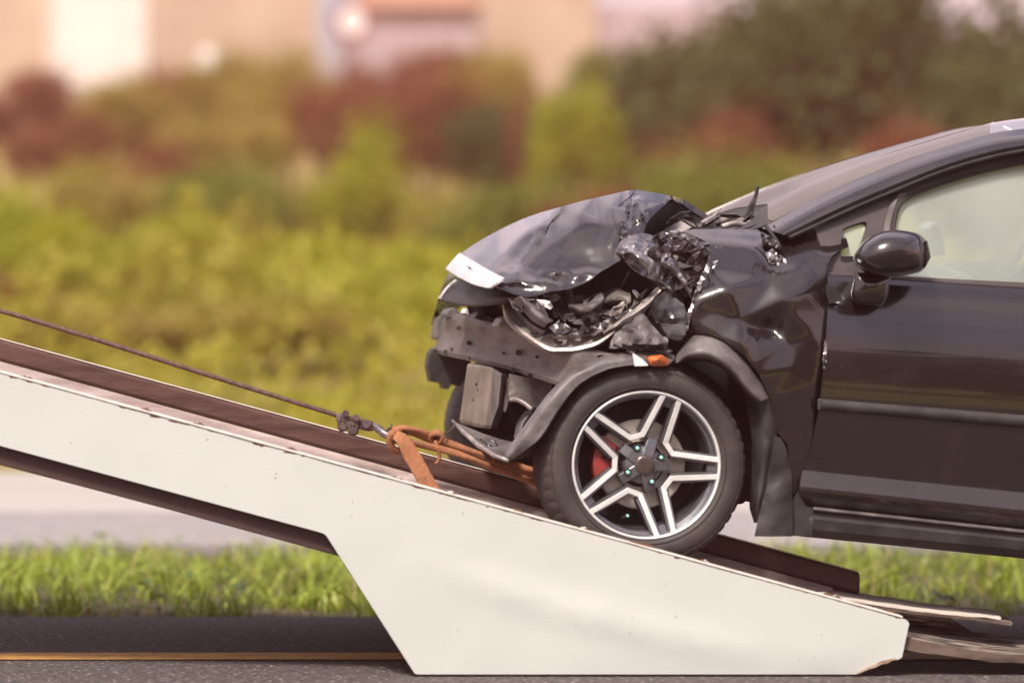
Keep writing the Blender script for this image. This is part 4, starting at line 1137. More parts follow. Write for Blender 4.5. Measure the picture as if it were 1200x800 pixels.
# ---- wheels
def wheel_parts(o):
    """tyre, rim and brake built round the wheel's own centre; the outer face looks to -Y"""
    C0 = Vector((0, 0, 0))
    prof = [(.222, .022), (.226, .006), (.234, -.001), (.250, -.007), (.268, -.008), (.284, -.002), (.296, .008), (.3035, .020), (.3075, .030), (.311, .045), (.3125, .062), (.3125, .066), (.305, .067), (.305, .074), (.3125, .075),
            (.313, .097), (.3055, .098), (.3055, .106), (.313, .107), (.3125, .13), (.305, .131), (.305, .138), (.3125, .139), (.311, .158), (.307, .175), (.3, .188), (.28, .204), (.25, .205), (.226, .196), (.222, .18)]
    def md(r, y, s, j):
        if 6 <= j <= 8: return r + (-.0025 if s % 4 == 0 else .0005), y + (.003 if s % 4 == 0 else 0)
        if j in (9, 10, 23, 24): return r - (.003 if s % 4 == 0 else 0), y
        return r, y
    lathe('tyre', prof, C0, 'rubber', o, seg=200, mod=md, ang=28)
    # raised rings on the sidewall
    for rr_, yy in ((.2385, -.0045), (.289, .0005)):
        lathe('sidewall_ring', [(rr_ - .0015, yy + .003), (rr_ - .001, yy - .0015), (rr_ + .001, yy - .0015), (rr_ + .0015, yy + .003)], C0, 'rubber', o, seg=120)
    # rim: lip, stepped flange, barrel
    rim = lathe('rim', [(.2265, .01), (.2255, .003), (.222, .001), (.2185, .003), (.2165, .008), (.2165, .02), (.222, .02)], C0, 'wheel_face', o, seg=120, ang=50)
    lathe('rim_flange', [(.217, .007), (.212, .012), (.2115, .022), (.203, .026), (.2005, .032), (.199, .06), (.217, .06)], C0, 'wheel_dark', rim, seg=120, ang=30)
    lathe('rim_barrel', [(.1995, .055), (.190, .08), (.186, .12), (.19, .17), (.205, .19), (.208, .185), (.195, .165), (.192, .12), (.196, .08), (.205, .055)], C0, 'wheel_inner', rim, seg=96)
    def bent(path, hw, y0s, depth, m, name, sub, slope=None):
        # ribbon of half width hw along a 2-D path, with mitred joints
        P = [Vector((r * math.cos(a), r * math.sin(a))) for r, a in path]
        V, Fs = [], []
        n = len(P)
        for i in range(n):
            d1 = (P[i] - P[i - 1]).normalized() if i else (P[1] - P[0]).normalized()
            d2 = (P[i + 1] - P[i]).normalized() if i < n - 1 else d1
            if not i: d1 = d2
            nn = Vector((-d1.y - d2.y, d1.x + d2.x)).normalized()
            k = 1 / max(.4, nn.dot(Vector((-d2.y, d2.x))))
            for s, ex in ((-1, 0), (-.82, 1), (.82, 1), (1, 0)):
                q = P[i] + nn * hw * k * s
                V.append(Vector((q.x, y0s[i] - (0.0 if ex else -.0025), q.y)))
            for s in (1, -1):
                q = P[i] + nn * hw * k * s * 1.08
                V.append(Vector((q.x, y0s[i] + depth, q.y)))
        mi = []
        for i in range(n - 1):
            a, b = i * 6, (i + 1) * 6
            for k in range(6):
                Fs.append((a + k, a + (k + 1) % 6, b + (k + 1) % 6, b + k)); mi.append(0 if k in (0, 1, 2) else 1)
        Fs.append(tuple(range(6))); mi.append(1)
        Fs.append(tuple((n - 1) * 6 + k for k in reversed(range(6)))); mi.append(1)
        bm = bmesh.new(); vs = [bm.verts.new(p) for p in V]
        for q, x in zip(Fs, mi):
            f = bm.faces.new([vs[k] for k in q]); f.material_index = x
        return from_bm(name, bm, m, sub)
    for k in range(5):
        c = R(105.5 - 72 * k)
        path = [(.219, c + R(29.3)), (.150, c + R(21.5)), (.092, c + R(12)), (.092, c - R(12)), (.150, c - R(21.5)), (.219, c - R(29.3))]
        path = [(.219, c + R(29.3)), (.092, c + R(12)), (.092, c - R(12)), (.219, c - R(29.3))]
        bent(path, .0083, [.004, .026, .026, .004], .012, ['wheel_face', 'wheel_dark'], 'spoke', rim)
        # dark flank of the spoke, on the side of the narrow slot
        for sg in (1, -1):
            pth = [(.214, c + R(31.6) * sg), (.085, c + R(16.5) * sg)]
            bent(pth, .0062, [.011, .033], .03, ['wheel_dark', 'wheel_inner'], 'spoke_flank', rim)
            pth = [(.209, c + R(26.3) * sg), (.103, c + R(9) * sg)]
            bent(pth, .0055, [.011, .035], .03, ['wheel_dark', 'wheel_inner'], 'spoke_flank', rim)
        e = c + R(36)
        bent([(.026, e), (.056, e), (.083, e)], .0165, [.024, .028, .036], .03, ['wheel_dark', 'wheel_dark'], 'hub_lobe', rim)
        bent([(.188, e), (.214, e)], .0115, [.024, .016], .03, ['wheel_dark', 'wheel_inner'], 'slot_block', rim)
    lathe('hub', [(0.0, .03), (.03, .03), (.046, .034), (.056, .040), (.060, .048), (.061, .065), (0, .065)], C0, 'wheel_dark', rim, seg=60, ang=30, closed=False)
    lathe('hub_cap', [(0.0, .018), (.012, .0172), (.022, .0175), (.027, .019), (.0305, .023), (.032, .034), (0, .034)], C0, 'cap', rim, seg=48, ang=40, closed=False)
    for a in (113, 24, -66, -156):
        c = Vector((.0555 * math.cos(R(a)), 0, .0555 * math.sin(R(a))))
        lathe('lug_seat', [(.0065, .028), (.0105, .0245), (.0115, .026), (.0115, .045), (.0065, .045)], c, 'dark', rim, seg=20)
        lathe('lug_nut', [(0, .0215), (.0045, .022), (.0066, .026), (.0066, .04), (0, .04)], c, 'lug', rim, seg=6, closed=False)
    vc = Vector((.176 * math.cos(R(-111)), .05, .176 * math.sin(R(-111))))
    tube('tyre_valve', [vc, vc + Vector((.006, -.045, .012))], .0045, 'dark', rim, 8)
    lathe('valve_cap', [(0, -.048), (.004, -.048), (.0045, -.04), (0, -.04)], vc + Vector((.006, 0, .012)), 'lug', rim, seg=8, closed=False)
    lathe('brake_disc', [(.07, .076), (.07, .072), (.133, .072), (.137, .076), (.137, .092), (.07, .092)], C0, 'disc', o, seg=80)
    lathe('disc_hat', [(0, .0755), (.06, .0755), (.0695, .08), (.0695, .1), (0, .1)], C0, 'wheel_inner', o, seg=40, closed=False)
    lathe('dust_shield', [(0, .13), (.188, .13), (.188, .134), (0, .134)], C0, 'dark', o, seg=48, closed=False)
    cal = lathe('brake_caliper', [(.085, .062), (.095, .054), (.135, .054), (.148, .06), (.150, .105), (.085, .105)], C0, 'caliper', o, seg=14, a0=R(143), a1=R(200))
    lathe('caliper_piston', [(.1, .056), (.1, .05), (.125, .05), (.125, .056)], C0, 'dark', cal, seg=4, a0=R(166), a1=R(172))
    return o
def wheel_empty(name, loc):
    w = bpy.data.objects.new(name, None)
    w.empty_display_size = .1
    COL.objects.link(w)
    w.parent = car
    w.matrix_parent_inverse = Matrix.Translation(-car.location)
    w.location = loc
    return w
w1 = wheel_parts(wheel_empty('wheel', WC))
def copy_children(src, dst):
    for ch in list(src.children):
        c = ch.copy(); COL.objects.link(c); c.parent = dst
        copy_children(ch, c)
RWX = W(1725, 669, 0)
for loc, flip in ((Vector((WC.x + .01, CW, WC.z + .045)), True), (RWX, False), (Vector((RWX.x, CW, RWX.z)), True)):
    w = wheel_empty('wheel', loc)
    copy_children(w1, w)
    if flip: w.rotation_euler = (0, 0, math.pi)
# ================================================================== THE TOW TRUCK'S TILTED BED
PA = W(0, 437, -.08)
K = (PA.z - W(1065, 726, -.08).z) / (W(1065, 726, -.08).x - PA.x)
def ztop(x): return PA.z - K * (x - PA.x)
XL = W(-700, 0, 0).x
bed = thing('tilted_truck_bed', (W(700, 0, 0).x, .8, 0.0), "white steel tow truck bed tilted to the road as a ramp", 'tow ramp')
corner = [(1063.5, 727), (1065.5, 730), (1057, 770), (1052, 772.5), (1046, 773), (1040, 776.5), (1033, 777.5), (1027, 781), (1020, 783), (1013, 785.5), (1006, 789)]
pan = [(-700, 437 - .2714 * 700), (-350, 437 - .2714 * 350), (0, 437), (420, 551), (1060, 724.7)] + corner + [(1003, 789.6), (489, 789.6), (486, 788.5), (383, 628), (380, 625.2), (374, 623), (0, 522), (-700, 522 - .27 * 700)]
pc0 = [(-700, 247, -.08), (0, 437, -.08), (420, 550, -.08), (1065, 726, -.08), (-700, 333, -.08), (0, 522, -.08), (381, 625, -.08), (487, 790, -.078), (1004, 790, -.075), (1057, 771, -.078),
      (470, 655, -.081), (560, 684, -.088), (700, 727, -.0895), (830, 755, -.088), (960, 778, -.081), (556, 700, -.080), (694, 744, -.0795), (824, 771, -.079), (566, 664, -.080), (706, 706, -.080), (836, 736, -.080)]
pc = [(p[0], p[1], -.08 + (p[2] + .08) * 1.2) for p in pc0]
pf = Facets(pc, 13)
side = sheet('side_panel', pan, lambda P: pf(P), 'panel', bed, 16, thick=.022, rough=.0012, freq=.012, seed=5)
M['rust_corner'] = mat('flaking_rust', (0.2, 0.12, 0.08), (0.45, 0.36, 0.27), rough=0.8, scale=30, bump=.002, bscale=50)
sheet('rusted_corner', [(1004, 788.8), (1014, 783), (1024, 778.5), (1032, 774.5), (1041, 772.5), (1049, 770.5), (1052, 772.5), (1046, 773.2), (1040, 776.7), (1033, 777.7), (1027, 781.2), (1020, 783.2), (1013, 785.7), (1007, 789)], -.0815, 'rust_corner', side, 3, thick=.003)
def bar(name, x0, x1, pts, m, parent, n=2, b=.004):
    """pts: cross-section of (y, height over the ramp line), swept down the ramp"""
    V, Fs = [], []
    k = len(pts)
    xs = np.linspace(x0, x1, n)
    for x in xs:
        for y, dz in pts: V.append(Vector((x, y, ztop(x) + dz)))
    for i in range(n - 1):
        for j in range(k): Fs.append((i * k + j, i * k + (j + 1) % k, (i + 1) * k + (j + 1) % k, (i + 1) * k + j))
    Fs.append(tuple(range(k))); Fs.append(tuple((n - 1) * k + j for j in reversed(range(k))))
    bm = bmesh.new(); vs = [bm.verts.new(p) for p in V]
    for q in Fs: bm.faces.new([vs[j] for j in q])
    o = from_bm(name, bm, m, parent)
    if b: bev(o, b)
    return o
XE = W(1008, 680, .33).x
XD = W(985, 690, .2).x
bar('panel_lip', XL, W(1058, 720, -.08).x, [(-.083, .0005), (-.083, .006), (-.045, .009), (-.045, .0005)], 'lip', bed, b=.002)
bar('wheel_channel', XL, XD, [(-.056, -.072), (.275, -.072), (.275, -.09), (-.056, -.09)], 'ledge', bed)
bar('channel_ledge', XL, XD + .02, [(.262, -.0715), (.322, .020), (.334, .034), (.345, .034), (.345, -.0715)], 'ledge', bed, b=.006)
bar('edge_rail', XL, XE, [(.337, .0345), (.330, .045), (.330, .096), (.337, .103), (.385, .103), (.39, .09), (.39, -.07), (.347, -.07), (.347, .0345)], 'rust', bed, b=.005)
bar('rail_lit_edge', XL, XE - .002, [(.333, .1035), (.334, .1065), (.388, .1065), (.388, .1035)], 'lip', bed, b=.001)  # pale strip paints the highlight along the top of the rail
bar('deck', XL, XD, [(.392, -.07), (1.33, -.07), (1.33, -.1), (.392, -.1)], 'ledge', bed)
bar('edge_rail', XL, XE - .35, [(1.335, .09), (1.38, .09), (1.38, -.09), (1.335, -.09)], 'rust', bed)
bar('wheel_channel', XL, XD - .3, [(1.382, -.072), (1.75, -.072), (1.75, -.1), (1.382, -.1)], 'ledge', bed)
bar('far_side_beam', XL, XD - .3, [(1.752, .0), (1.79, .0), (1.79, -.2), (1.752, -.2)], 'rust', bed)
# dark chassis beam that shows below the white side
pb = [(-700, 320), (381, 612), (387, 622), (399.5, 652), (200, 597.5), (0, 544.5), (-700, 355)]
prism('chassis_beam', pb, -.05, .12, 'frame_dark', bed, .004)
prism('cross_beam', [(180, 560), (240, 575), (240, 596), (180, 580)], .2, 1.3, 'frame_dark', bed, .004)
# boards at the foot of the ramp
def board(name, rows, m, nx=30, thick=0.0, amp=.004, f=9):
    return loft(name, rows, m, bed, nu=nx, thick=thick, dispf=lambda p: p + Vector((0, 0, amp * noise.noise(p * f))))
nt = [(1000, 733, -.05), (1064, 746.5, -.06), (1107, 755, -.06), (1150, 762.5, -.06), (1171, 766, -.06), (1200, 767, -.06), (1300, 771, -.06), (1400, 780, -.06)]
nb_ = [(1000, 750, -.05), (1062, 761.5, -.06), (1107, 767, -.06), (1150, 773.5, -.06), (1165, 776, -.06), (1200, 777, -.06), (1300, 782, -.06), (1400, 789, -.06)]
ft_ = [(1000, 723, .36), (1064, 731, .36), (1107, 736, .36), (1150, 741, .36), (1171, 744, .36), (1200, 748, .36), (1300, 755, .36), (1400, 766, .36)]
def close_board(name, nt, nb_, ft_, mt, me_):
    o = board(name, [nt, lerp3(nt, ft_, .35), lerp3(nt, ft_, .7), ft_], mt, 60, amp=.004, f=15)
    e = board('board_edge', [nt, lerp3(nt, nb_, .5), nb_], me_, 60, amp=.004, f=15)
    return o
close_board('ramp_board', nt, nb_, ft_, 'board_grain', 'board_edge')
u0 = [(984, 699.5, .10), (997, 702.5, .10), (1065, 711.5, .10), (1107, 716.5, .10), (1140, 719.5, .10), (1173, 722, .10)]
u1 = [(966, 688, .42), (985, 691, .42), (1050, 701, .42), (1088, 707, .42), (1130, 711.5, .42), (1162, 714.5, .42)]
ub = [(p[0], p[1] + 3.0, p[2] + .0) for p in u0]
o = board('ramp_board', [u1, lerp3(u1, u0, .5), u0], 'board_top', 60, amp=.004, f=17)
board('board_edge', [u0, lerp3(u0, ub, .5), ub], 'board_top', 60, amp=.004, f=17)
m0 = [(992, 706.5, .08), (1040, 713, .08), (1107, 720, .08), (1150, 724.5, .08), (1187, 729, .08)]
m1 = [(985, 702, .40), (1035, 708, .40), (1095, 714, .40), (1140, 717, .40), (1178, 722, .40)]
mb_ = [(p[0] - (0 if k < 4 else 2), p[1] + 3.5, p[2]) for k, p in enumerate(m0)]
close_board('ramp_board', m0, mb_, m1, 'board_grain', 'board_edge')
gu = Facets([(1000, 706, .09), (1107, 722, .09), (1138, 741, .2), (1065, 733, .2), (1000, 722, .2)], 1)
sheet('fold_plate', [(990, 705), (1040, 713), (1107, 722), (1122, 731), (1138, 741), (1100, 738), (1065, 733), (1000, 724)], lambda P: gu(P), 'board_grain', bed, 8, thick=.006, rough=.006, freq=.03)
# ================================================================== CABLE, HOOK, STRAP
CY_ = .20
pts = [W(-700, 193, CY_), W(-350, 273, CY_), W(-120, 334, CY_), W(0, 364, CY_), W(110, 397, CY_), W(213, 429.5, CY_), W(310, 460, CY_), W(400, 488, CY_)]
cable = tag(tube('winch_cable', pts, 2.9 / 387, 'cable', None, 10, 420, lobes=5, twist=.55), "thin rusty wire rope stretched down over the bed to the hook", 'cable')
def clamp(x, y):
    p = W(x, y, CY_)
    t = Vector((.95, 0, -.3))
    c = tube('cable_clamp', [p + Vector((-.012, -.012, .016)), p + Vector((-.012, -.016, -.002)), p + Vector((-.010, -.012, -.03)), p + Vector((.0, -.006, -.036)), p + Vector((.010, -.012, -.03)), p + Vector((.012, -.016, -.002)), p + Vector((.012, -.012, .016))], .006, 'clamp', cable, 8, 24)
    for s in (-1, 1):
        lathe('clamp_nut', [(0, -.03), (.011, -.03), (.011, -.012), (0, -.012)], p + Vector((.003 + s * .004, 0, .016 if s > 0 else -.024)), 'clamp', c, seg=6, closed=False)
    hexa('clamp_saddle', [(x - 7, y - 6, CY_ - .02), (x + 7, y - 4, CY_ - .02), (x + 7, y + 5, CY_ - .02), (x - 7, y + 4, CY_ - .02), (x - 7, y - 6, CY_ + .02), (x + 7, y - 4, CY_ + .02), (x + 7, y + 5, CY_ + .02), (x - 7, y + 4, CY_ + .02)], 'clamp', c, .004)
clamp(401, 490)
clamp(413, 495)
# looped rope end between the clamps
tube('rope_eye', [W(398, 487, CY_ - .012), W(412, 491, CY_ - .014), (W(424, 493, CY_ - .012)), W(436, 497, CY_), W(434, 502, CY_ + .01), W(420, 499, CY_ + .012), W(404, 493, CY_ + .012)], 3.2 / 387, 'cable', cable, 8, 60, lobes=5, twist=.5)
hook = thing('tow_hook', W(445, 505, CY_), "worn grey steel hook joining the wire rope to the orange strap", 'hook')
hp = [W(431, 498, CY_), W(438, 499, CY_), W(444, 503, CY_), W(450, 508, CY_ - .01), W(458, 511.5, CY_ - .02), W(467, 512.5, CY_ - .02), W(473, 511, CY_ - .015), W(475.5, 507, CY_ - .01), W(472, 503.5, CY_), W(466, 503, CY_ + .01)]
tube('hook_body', hp, [.010, .011, .012, .013, .0135, .013, .0115, .010, .008, .006], 'hook', hook, 12)
lathe('shackle_pin', [(0, -.035), (.011, -.035), (.013, -.03), (.013, -.02), (.009, -.02), (.009, .03), (0, .03)], W(427, 496.5, CY_), 'clamp', hook, seg=16, closed=False)
hexa('shackle', [(417, 489, CY_ - .018), (437, 494, CY_ - .018), (438, 501, CY_ - .018), (422, 503, CY_ - .018), (417, 489, CY_ + .018), (437, 494, CY_ + .018), (438, 501, CY_ + .018), (422, 503, CY_ + .018)], 'clamp', hook, .008)
tube('hook_latch', [W(453, 505, CY_ - .02), W(457, 500, CY_ - .02), W(459, 497, CY_ - .018)], .0035, 'clamp', hook, 6)

strap = thing('tow_strap', W(520, 530, .22), "faded orange webbing strap looped on the hook and run behind the wheel", 'strap')
def band(name, pts, w, th, m='strap', n=40, axis=None):
    """flat webbing: pts (px,py,Y, width px, roll)"""
    P = smooth_line(pts, n)
    V, Fs = [], []
    C = [W(p[0], p[1], p[2]) for p in P]
    for i, p in enumerate(P):
        t = (C[min(i + 1, n - 1)] - C[max(i - 1, 0)]).normalized()
        nrm = Vector((0, -1, 0))
        a = t.cross(nrm).normalized()
        roll = p[4]
        b = a * math.cos(roll) + nrm * math.sin(roll)
        q = t.cross(b).normalized()
        w2 = p[3] / 2 / 387
        for s in range(9):
            u = -1 + 2 * s / 8
            V.append(C[i] + b * w2 * u + q * (th * .5 + .0012 * math.sin(u * 9 + i * .15)))
        for s in range(9):
            u = 1 - 2 * s / 8
            V.append(C[i] + b * w2 * u - q * th * .5)
    k = 18
    for i in range(n - 1):
        for j in range(k): Fs.append((i * k + j, i * k + (j + 1) % k, (i + 1) * k + (j + 1) % k, (i + 1) * k + j))
    Fs.append(tuple(range(k))); Fs.append(tuple((n - 1) * k + j for j in reversed(range(k))))
    bm = bmesh.new(); vs = [bm.verts.new(p) for p in V]
    for q in Fs: bm.faces.new([vs[j] for j in q])
    return from_bm(name, bm, m, strap, True)
band('strap_tail', [(463, 509, .14, 13, .5), (473, 517, .125, 17, .3), (482, 533, .115, 19.5, .1), (493, 552, .10, 19, .0), (504, 572, .085, 19, 0), (513, 588, .07, 19, 0)], 19, .005)
def bundle(name, pts, r, squash=1.0):
    o = tube(name, [W(*p) for p in pts], r, 'strap', strap, 12, 60, lobes=3, twist=.12)
    return o
bundle('upper_strap', [(459, 506, .19), (466, 502.5, .18), (476, 502, .18), (492, 505.5, .19), (506, 511, .20), (520, 518, .21), (540, 525, .22), (560, 532, .22), (585, 541, .23), (612, 549, .24), (642, 557, .25), (690, 572, .27)],
       [.010] * 8 + [.011] * 8 + [.0125] * 20 + [.0145] * 24)
bundle('upper_strap_layer', [(464, 507, .2), (480, 506, .22), (500, 513, .23), (530, 527, .25), (565, 538, .26), (600, 550, .27), (640, 563, .28), (690, 578, .29)], .010)
bundle('lower_strap', [(462, 516, .19), (478, 517, .18), (500, 522, .17), (530, 530, .17), (560, 541, .18), (590, 552, .2), (620, 563, .22), (645, 571, .23), (690, 586, .25)], .0105)
tube('strap_loop', [W(470, 503, .17), W(461, 507, .15), (W(457, 515, .16)), W(459, 524, .17), W(466, 528, .18), W(473, 524, .19), W(474, 516, .2)], [.008] * 6 + [.012] * 18 + [.010] * 6, 'strap', strap, 10, 30)
kn = [(503, 509, .2), (509, 506, .18), (514, 507, .17), (518, 513, .17), (514, 519, .18), (507, 518, .19), (505, 511, .18), (512, 508, .165), (519, 514, .18)]
tube('strap_knot', [W(*p) for p in kn], .008, 'strap', strap, 8, 50, lobes=3, twist=.2)
tube('strap_tie', [W(510, 516, .17), W(513, 525, .165), W(515, 535, .17), W(513, 541, .17), W(510, 543, .17)], .0055, 'strap', strap, 8, 16)
tube('strap_wire', [W(516, 510, .17), W(523, 507, .2), W(530, 502, .3), W(533, 495, .4)], .0025, 'cable', strap, 6, 16)

# ================================================================== GRASS VERGE
rng = np.random.default_rng(12)
def blades(name, X, Y, Hh, Wd, lean, colors_mat, zbase, nseg=4, curl=1.0):
    n = len(X)
    az = rng.uniform(0, 2 * np.pi, n)
    ln = lean * rng.uniform(.3, 1.6, n)
    dx, dy = np.cos(az), np.sin(az)
    V = np.zeros((n, (nseg + 1) * 2, 3))
    sx, sy = -dy, dx
    tw = rng.uniform(-.8, .8, n)
    for s in range(nseg + 1):
        t = s / nseg
        hgt = Hh * (t - curl * .28 * ln * t * t * t)
        out = Hh * ln * t ** 2 * .8
        w = Wd * (1 - t ** 1.6) * .5 + .0003
        cx, cyy, cz = X + dx * out, Y + dy * out, zbase + hgt
        ox, oy = sx * np.cos(tw) + dx * np.sin(tw), sy * np.cos(tw) + dy * np.sin(tw)
        V[:, s * 2, 0], V[:, s * 2, 1], V[:, s * 2, 2] = cx - ox * w, cyy - oy * w, cz
        V[:, s * 2 + 1, 0], V[:, s * 2 + 1, 1], V[:, s * 2 + 1, 2] = cx + ox * w, cyy + oy * w, cz + w * .3
    k = (nseg + 1) * 2
    base = (np.arange(n) * k)[:, None, None]
    q = np.array([[s * 2, s * 2 + 1, s * 2 + 3, s * 2 + 2] for s in range(nseg)])[None]
    Fc = (base + q).reshape(-1, 4)
    return quads(name, V.reshape(-1, 3), Fc, colors_mat)
def quads(name, V, Fc, m, smooth=True, parent=None):
    me = bpy.data.meshes.new(name)
    me.vertices.add(len(V)); me.vertices.foreach_set("co", V.astype(np.float32).ravel())
    me.loops.add(Fc.size); me.loops.foreach_set("vertex_index", Fc.astype(np.int32).ravel())
    me.polygons.add(len(Fc)); me.polygons.foreach_set("loop_start", (np.arange(len(Fc)) * Fc.shape[1]).astype(np.int32))
    me.polygons.foreach_set("loop_total", np.full(len(Fc), Fc.shape[1], np.int32))
    me.update(); me.validate()
    if smooth: me.polygons.foreach_set("use_smooth", [True] * len(Fc))
    return link(name, me, m, parent)
M['grass'] = mat('fresh_grass', (0.23, 0.32, 0.02), (0.36, 0.40, 0.06), rough=0.5, scale=4, lo=0.35, hi=0.65, c3=(0.30, 0.27, 0.09), s3=26, lo3=0.63, hi3=0.72, trans=0.35)
M['grass_dark'] = mat('low_dark_grass', (0.09, 0.14, 0.018), (0.15, 0.17, 0.035), rough=0.6, scale=6, c3=(0.16, 0.11, 0.05), s3=20, lo3=0.58, hi3=0.7, trans=0.3)
M['weed'] = mat('broad_weed_leaf', (0.06, 0.11, 0.022), (0.11, 0.16, 0.03), rough=0.5, scale=8, trans=0.3)
M['flower'] = mat('white_flower', (0.75, 0.73, 0.65), rough=0.7)
def zb(x, y): return -.05 + .05 * noise.noise(Vector((x * .9, y * .9, 1.7)))
def scatter(n, x0=-2.5, x1=9.5, y0=ED + .06, y1=VB - .02, clump=0.0, thr=-.2):
    X = rng.uniform(x0, x1, n * 2); Y = rng.uniform(y0, y1, n * 2)
    keep = np.array([noise.noise(Vector((a * 1.7, b * 1.7, 3.3))) + .5 * noise.noise(Vector((a * 5, b * 5, 9))) > thr for a, b in zip(X, Y)])
    X, Y = X[keep][:n], Y[keep][:n]
    return X, Y, np.array([zb(a, b) for a, b in zip(X, Y)])
def hmap(X, Y, lo, hi):
    g = np.array([noise.noise(Vector((a * 1.1, b * 1.3, 21))) for a, b in zip(X, Y)])
    return lo + (hi - lo) * np.clip(.5 + g, 0, 1)
X, Y, Z = scatter(16000, thr=-9)
tag(blades('low_grass', X, Y, hmap(X, Y, .03, .09) * rng.uniform(.6, 1.3, len(X)), rng.uniform(.004, .007, len(X)), .8, 'grass_dark', Z, 3), kind='stuff')
X, Y, Z = scatter(5200, thr=.02)
tag(blades('verge_grass', X, Y, hmap(X, Y, .04, .17) * rng.uniform(.5, 1.4, len(X)), rng.uniform(.006, .013, len(X)), 1.0, 'grass', Z, 5), "long bright green grass on the verge between the two roads", kind='stuff')
# tufts of longer arching blades
def clumps(nc, lo, hi):
    cx = rng.uniform(-2.5, 9.5, nc); cy = rng.uniform(ED + .1, VB - .15, nc)
    per = rng.integers(10, 38, nc); big = rng.uniform(lo, hi, nc); sp = rng.uniform(.03, .1, nc)
    X = np.repeat(cx, per) + rng.normal(0, 1, per.sum()) * np.repeat(sp, per); Y = np.repeat(cy, per) + rng.normal(0, 1, per.sum()) * np.repeat(sp, per)
    Y = np.clip(Y, ED + .06, VB)
    return X, Y, np.repeat(big, per) * rng.uniform(.45, 1.05, per.sum()), np.array([zb(a, b) for a, b in zip(X, Y)])
X, Y, HH, Z = clumps(260, .1, .3)
tag(blades('tall_grass', X, Y, HH, rng.uniform(.008, .016, len(X)), 1.35, 'grass', Z, 7), kind='stuff')
X, Y, Z = scatter(700, thr=-.3)
M['dry'] = mat('dry_grass_stalk', (0.42, 0.33, 0.16), (0.3, 0.22, 0.1), rough=.7, scale=8, trans=.25)
tag(blades('dry_stalks', X, Y, rng.uniform(.08, .26, len(X)), rng.uniform(.004, .008, len(X)), .9, 'dry', Z, 5), kind='stuff')
def weeds():
    V, Fc = [], []
    for _ in range(1500):
        x, y = rng.uniform(-2.5, 9.5), rng.uniform(ED + .15, VB - .05)
        if noise.noise(Vector((x * 1.3, y * 1.3, 40))) < .12: continue
        z = zb(x, y) + rng.uniform(.02, .12)
        for k in range(rng.integers(3, 7)):
            a = rng.uniform(0, 6.28); L = rng.uniform(.02, .045); w = L * .45; e = rng.uniform(-.2, .6)
            d = np.array([math.cos(a), math.sin(a), e]); s = np.array([-math.sin(a), math.cos(a), 0])
            c = np.array([x, y, z]) + rng.normal(0, .012, 3)
            i = len(V)
            V += [c, c + d * L * .5 + s * w, c + d * L, c + d * L * .5 - s * w]
            Fc.append([i, i + 1, i + 2, i + 3])
    tag(quads('weed_leaves', np.array(V), np.array(Fc), 'weed'), kind='stuff')
    V, Fc = [], []
    for _ in range(90):
        x, y = rng.uniform(-1, 9), rng.uniform(ED + .3, VB - .05)
        c = np.array([x, y, zb(x, y) + rng.uniform(.1, .22)])
        for k in range(5):
            a = k * 1.257 + rng.uniform(0, .5)
            d = np.array([math.cos(a), math.sin(a), .3]); s = np.array([-math.sin(a), math.cos(a), 0])
            i = len(V)
            V += [c, c + d * .006 + s * .003, c + d * .011, c + d * .006 - s * .003]
            Fc.append([i, i + 1, i + 2, i + 3])
    tag(quads('tiny_flowers', np.array(V), np.array(Fc), 'flower'), kind='stuff')
weeds()

# ================================================================== BUSHES, TREES AND HOUSES BEYOND THE FAR ROAD
def leafmat(name, c1, c2, s=.5, c3=None):
    return mat(name, c1, c2, rough=.6, scale=s, lo=.35, hi=.65, trans=.42, c3=c3, s3=1.2, lo3=.55, hi3=.7)
M['lf_bright'] = leafmat('bright_yellow_green_leaves', (0.25, 0.30, 0.008), (0.38, 0.37, 0.014))
M['lf_yellow'] = leafmat('yellowing_leaves', (0.28, 0.25, 0.02), (0.36, 0.27, 0.06))
M['lf_mid'] = leafmat('mid_green_leaves', (0.14, 0.19, 0.014), (0.2, 0.22, 0.02))
M['lf_dark'] = leafmat('dark_olive_leaves', (0.052, 0.085, 0.014), (0.088, 0.105, 0.02))
M['lf_brown'] = leafmat('red_brown_leaves', (0.21, 0.06, 0.025), (0.22, 0.10, 0.03))
M['bark'] = mat('grey_brown_bark', (0.09, 0.06, 0.045), (0.14, 0.1, 0.08), rough=.9, scale=6, bump=.01, bscale=20, stretch=(1, 1, .2))
def crown_mesh(name, R3, n, leaf, m, parent, seed, lobes=9, flat=0.0):
    rg_ = np.random.default_rng(seed)
    L = rg_.normal(0, 1, (lobes, 3)); L /= np.linalg.norm(L, axis=1)[:, None]
    cen = L * rg_.uniform(.35, .75, (lobes, 1)); cen[:, 2] = np.abs(cen[:, 2]) * 1.0 - .25
    rad = rg_.uniform(.28, .5, lobes)
    k = rg_.integers(0, lobes, n)
    d = rg_.normal(0, 1, (n, 3)); d /= np.linalg.norm(d, axis=1)[:, None]
    P = cen[k] + d * (rad[k] * np.abs(rg_.normal(.62, .36, n)))[:, None]
    P = P * np.array(R3)[None]
    u = rg_.normal(0, 1, (n, 3)); u /= np.linalg.norm(u, axis=1)[:, None]
    w = np.cross(u, rg_.normal(0, 1, (n, 3))); w /= np.linalg.norm(w, axis=1)[:, None]
    s = leaf * rg_.uniform(.6, 1.4, n)[:, None]
    V = np.stack([P - u * s, P + w * s * .55, P + u * s, P - w * s * .55], 1).reshape(-1, 3)
    V[:, 2] = np.maximum(V[:, 2], -R3[2] * .98)
    Fc = (np.arange(n)[:, None] * 4 + np.arange(4)[None])
    return quads(name, V, Fc, m, False, parent)
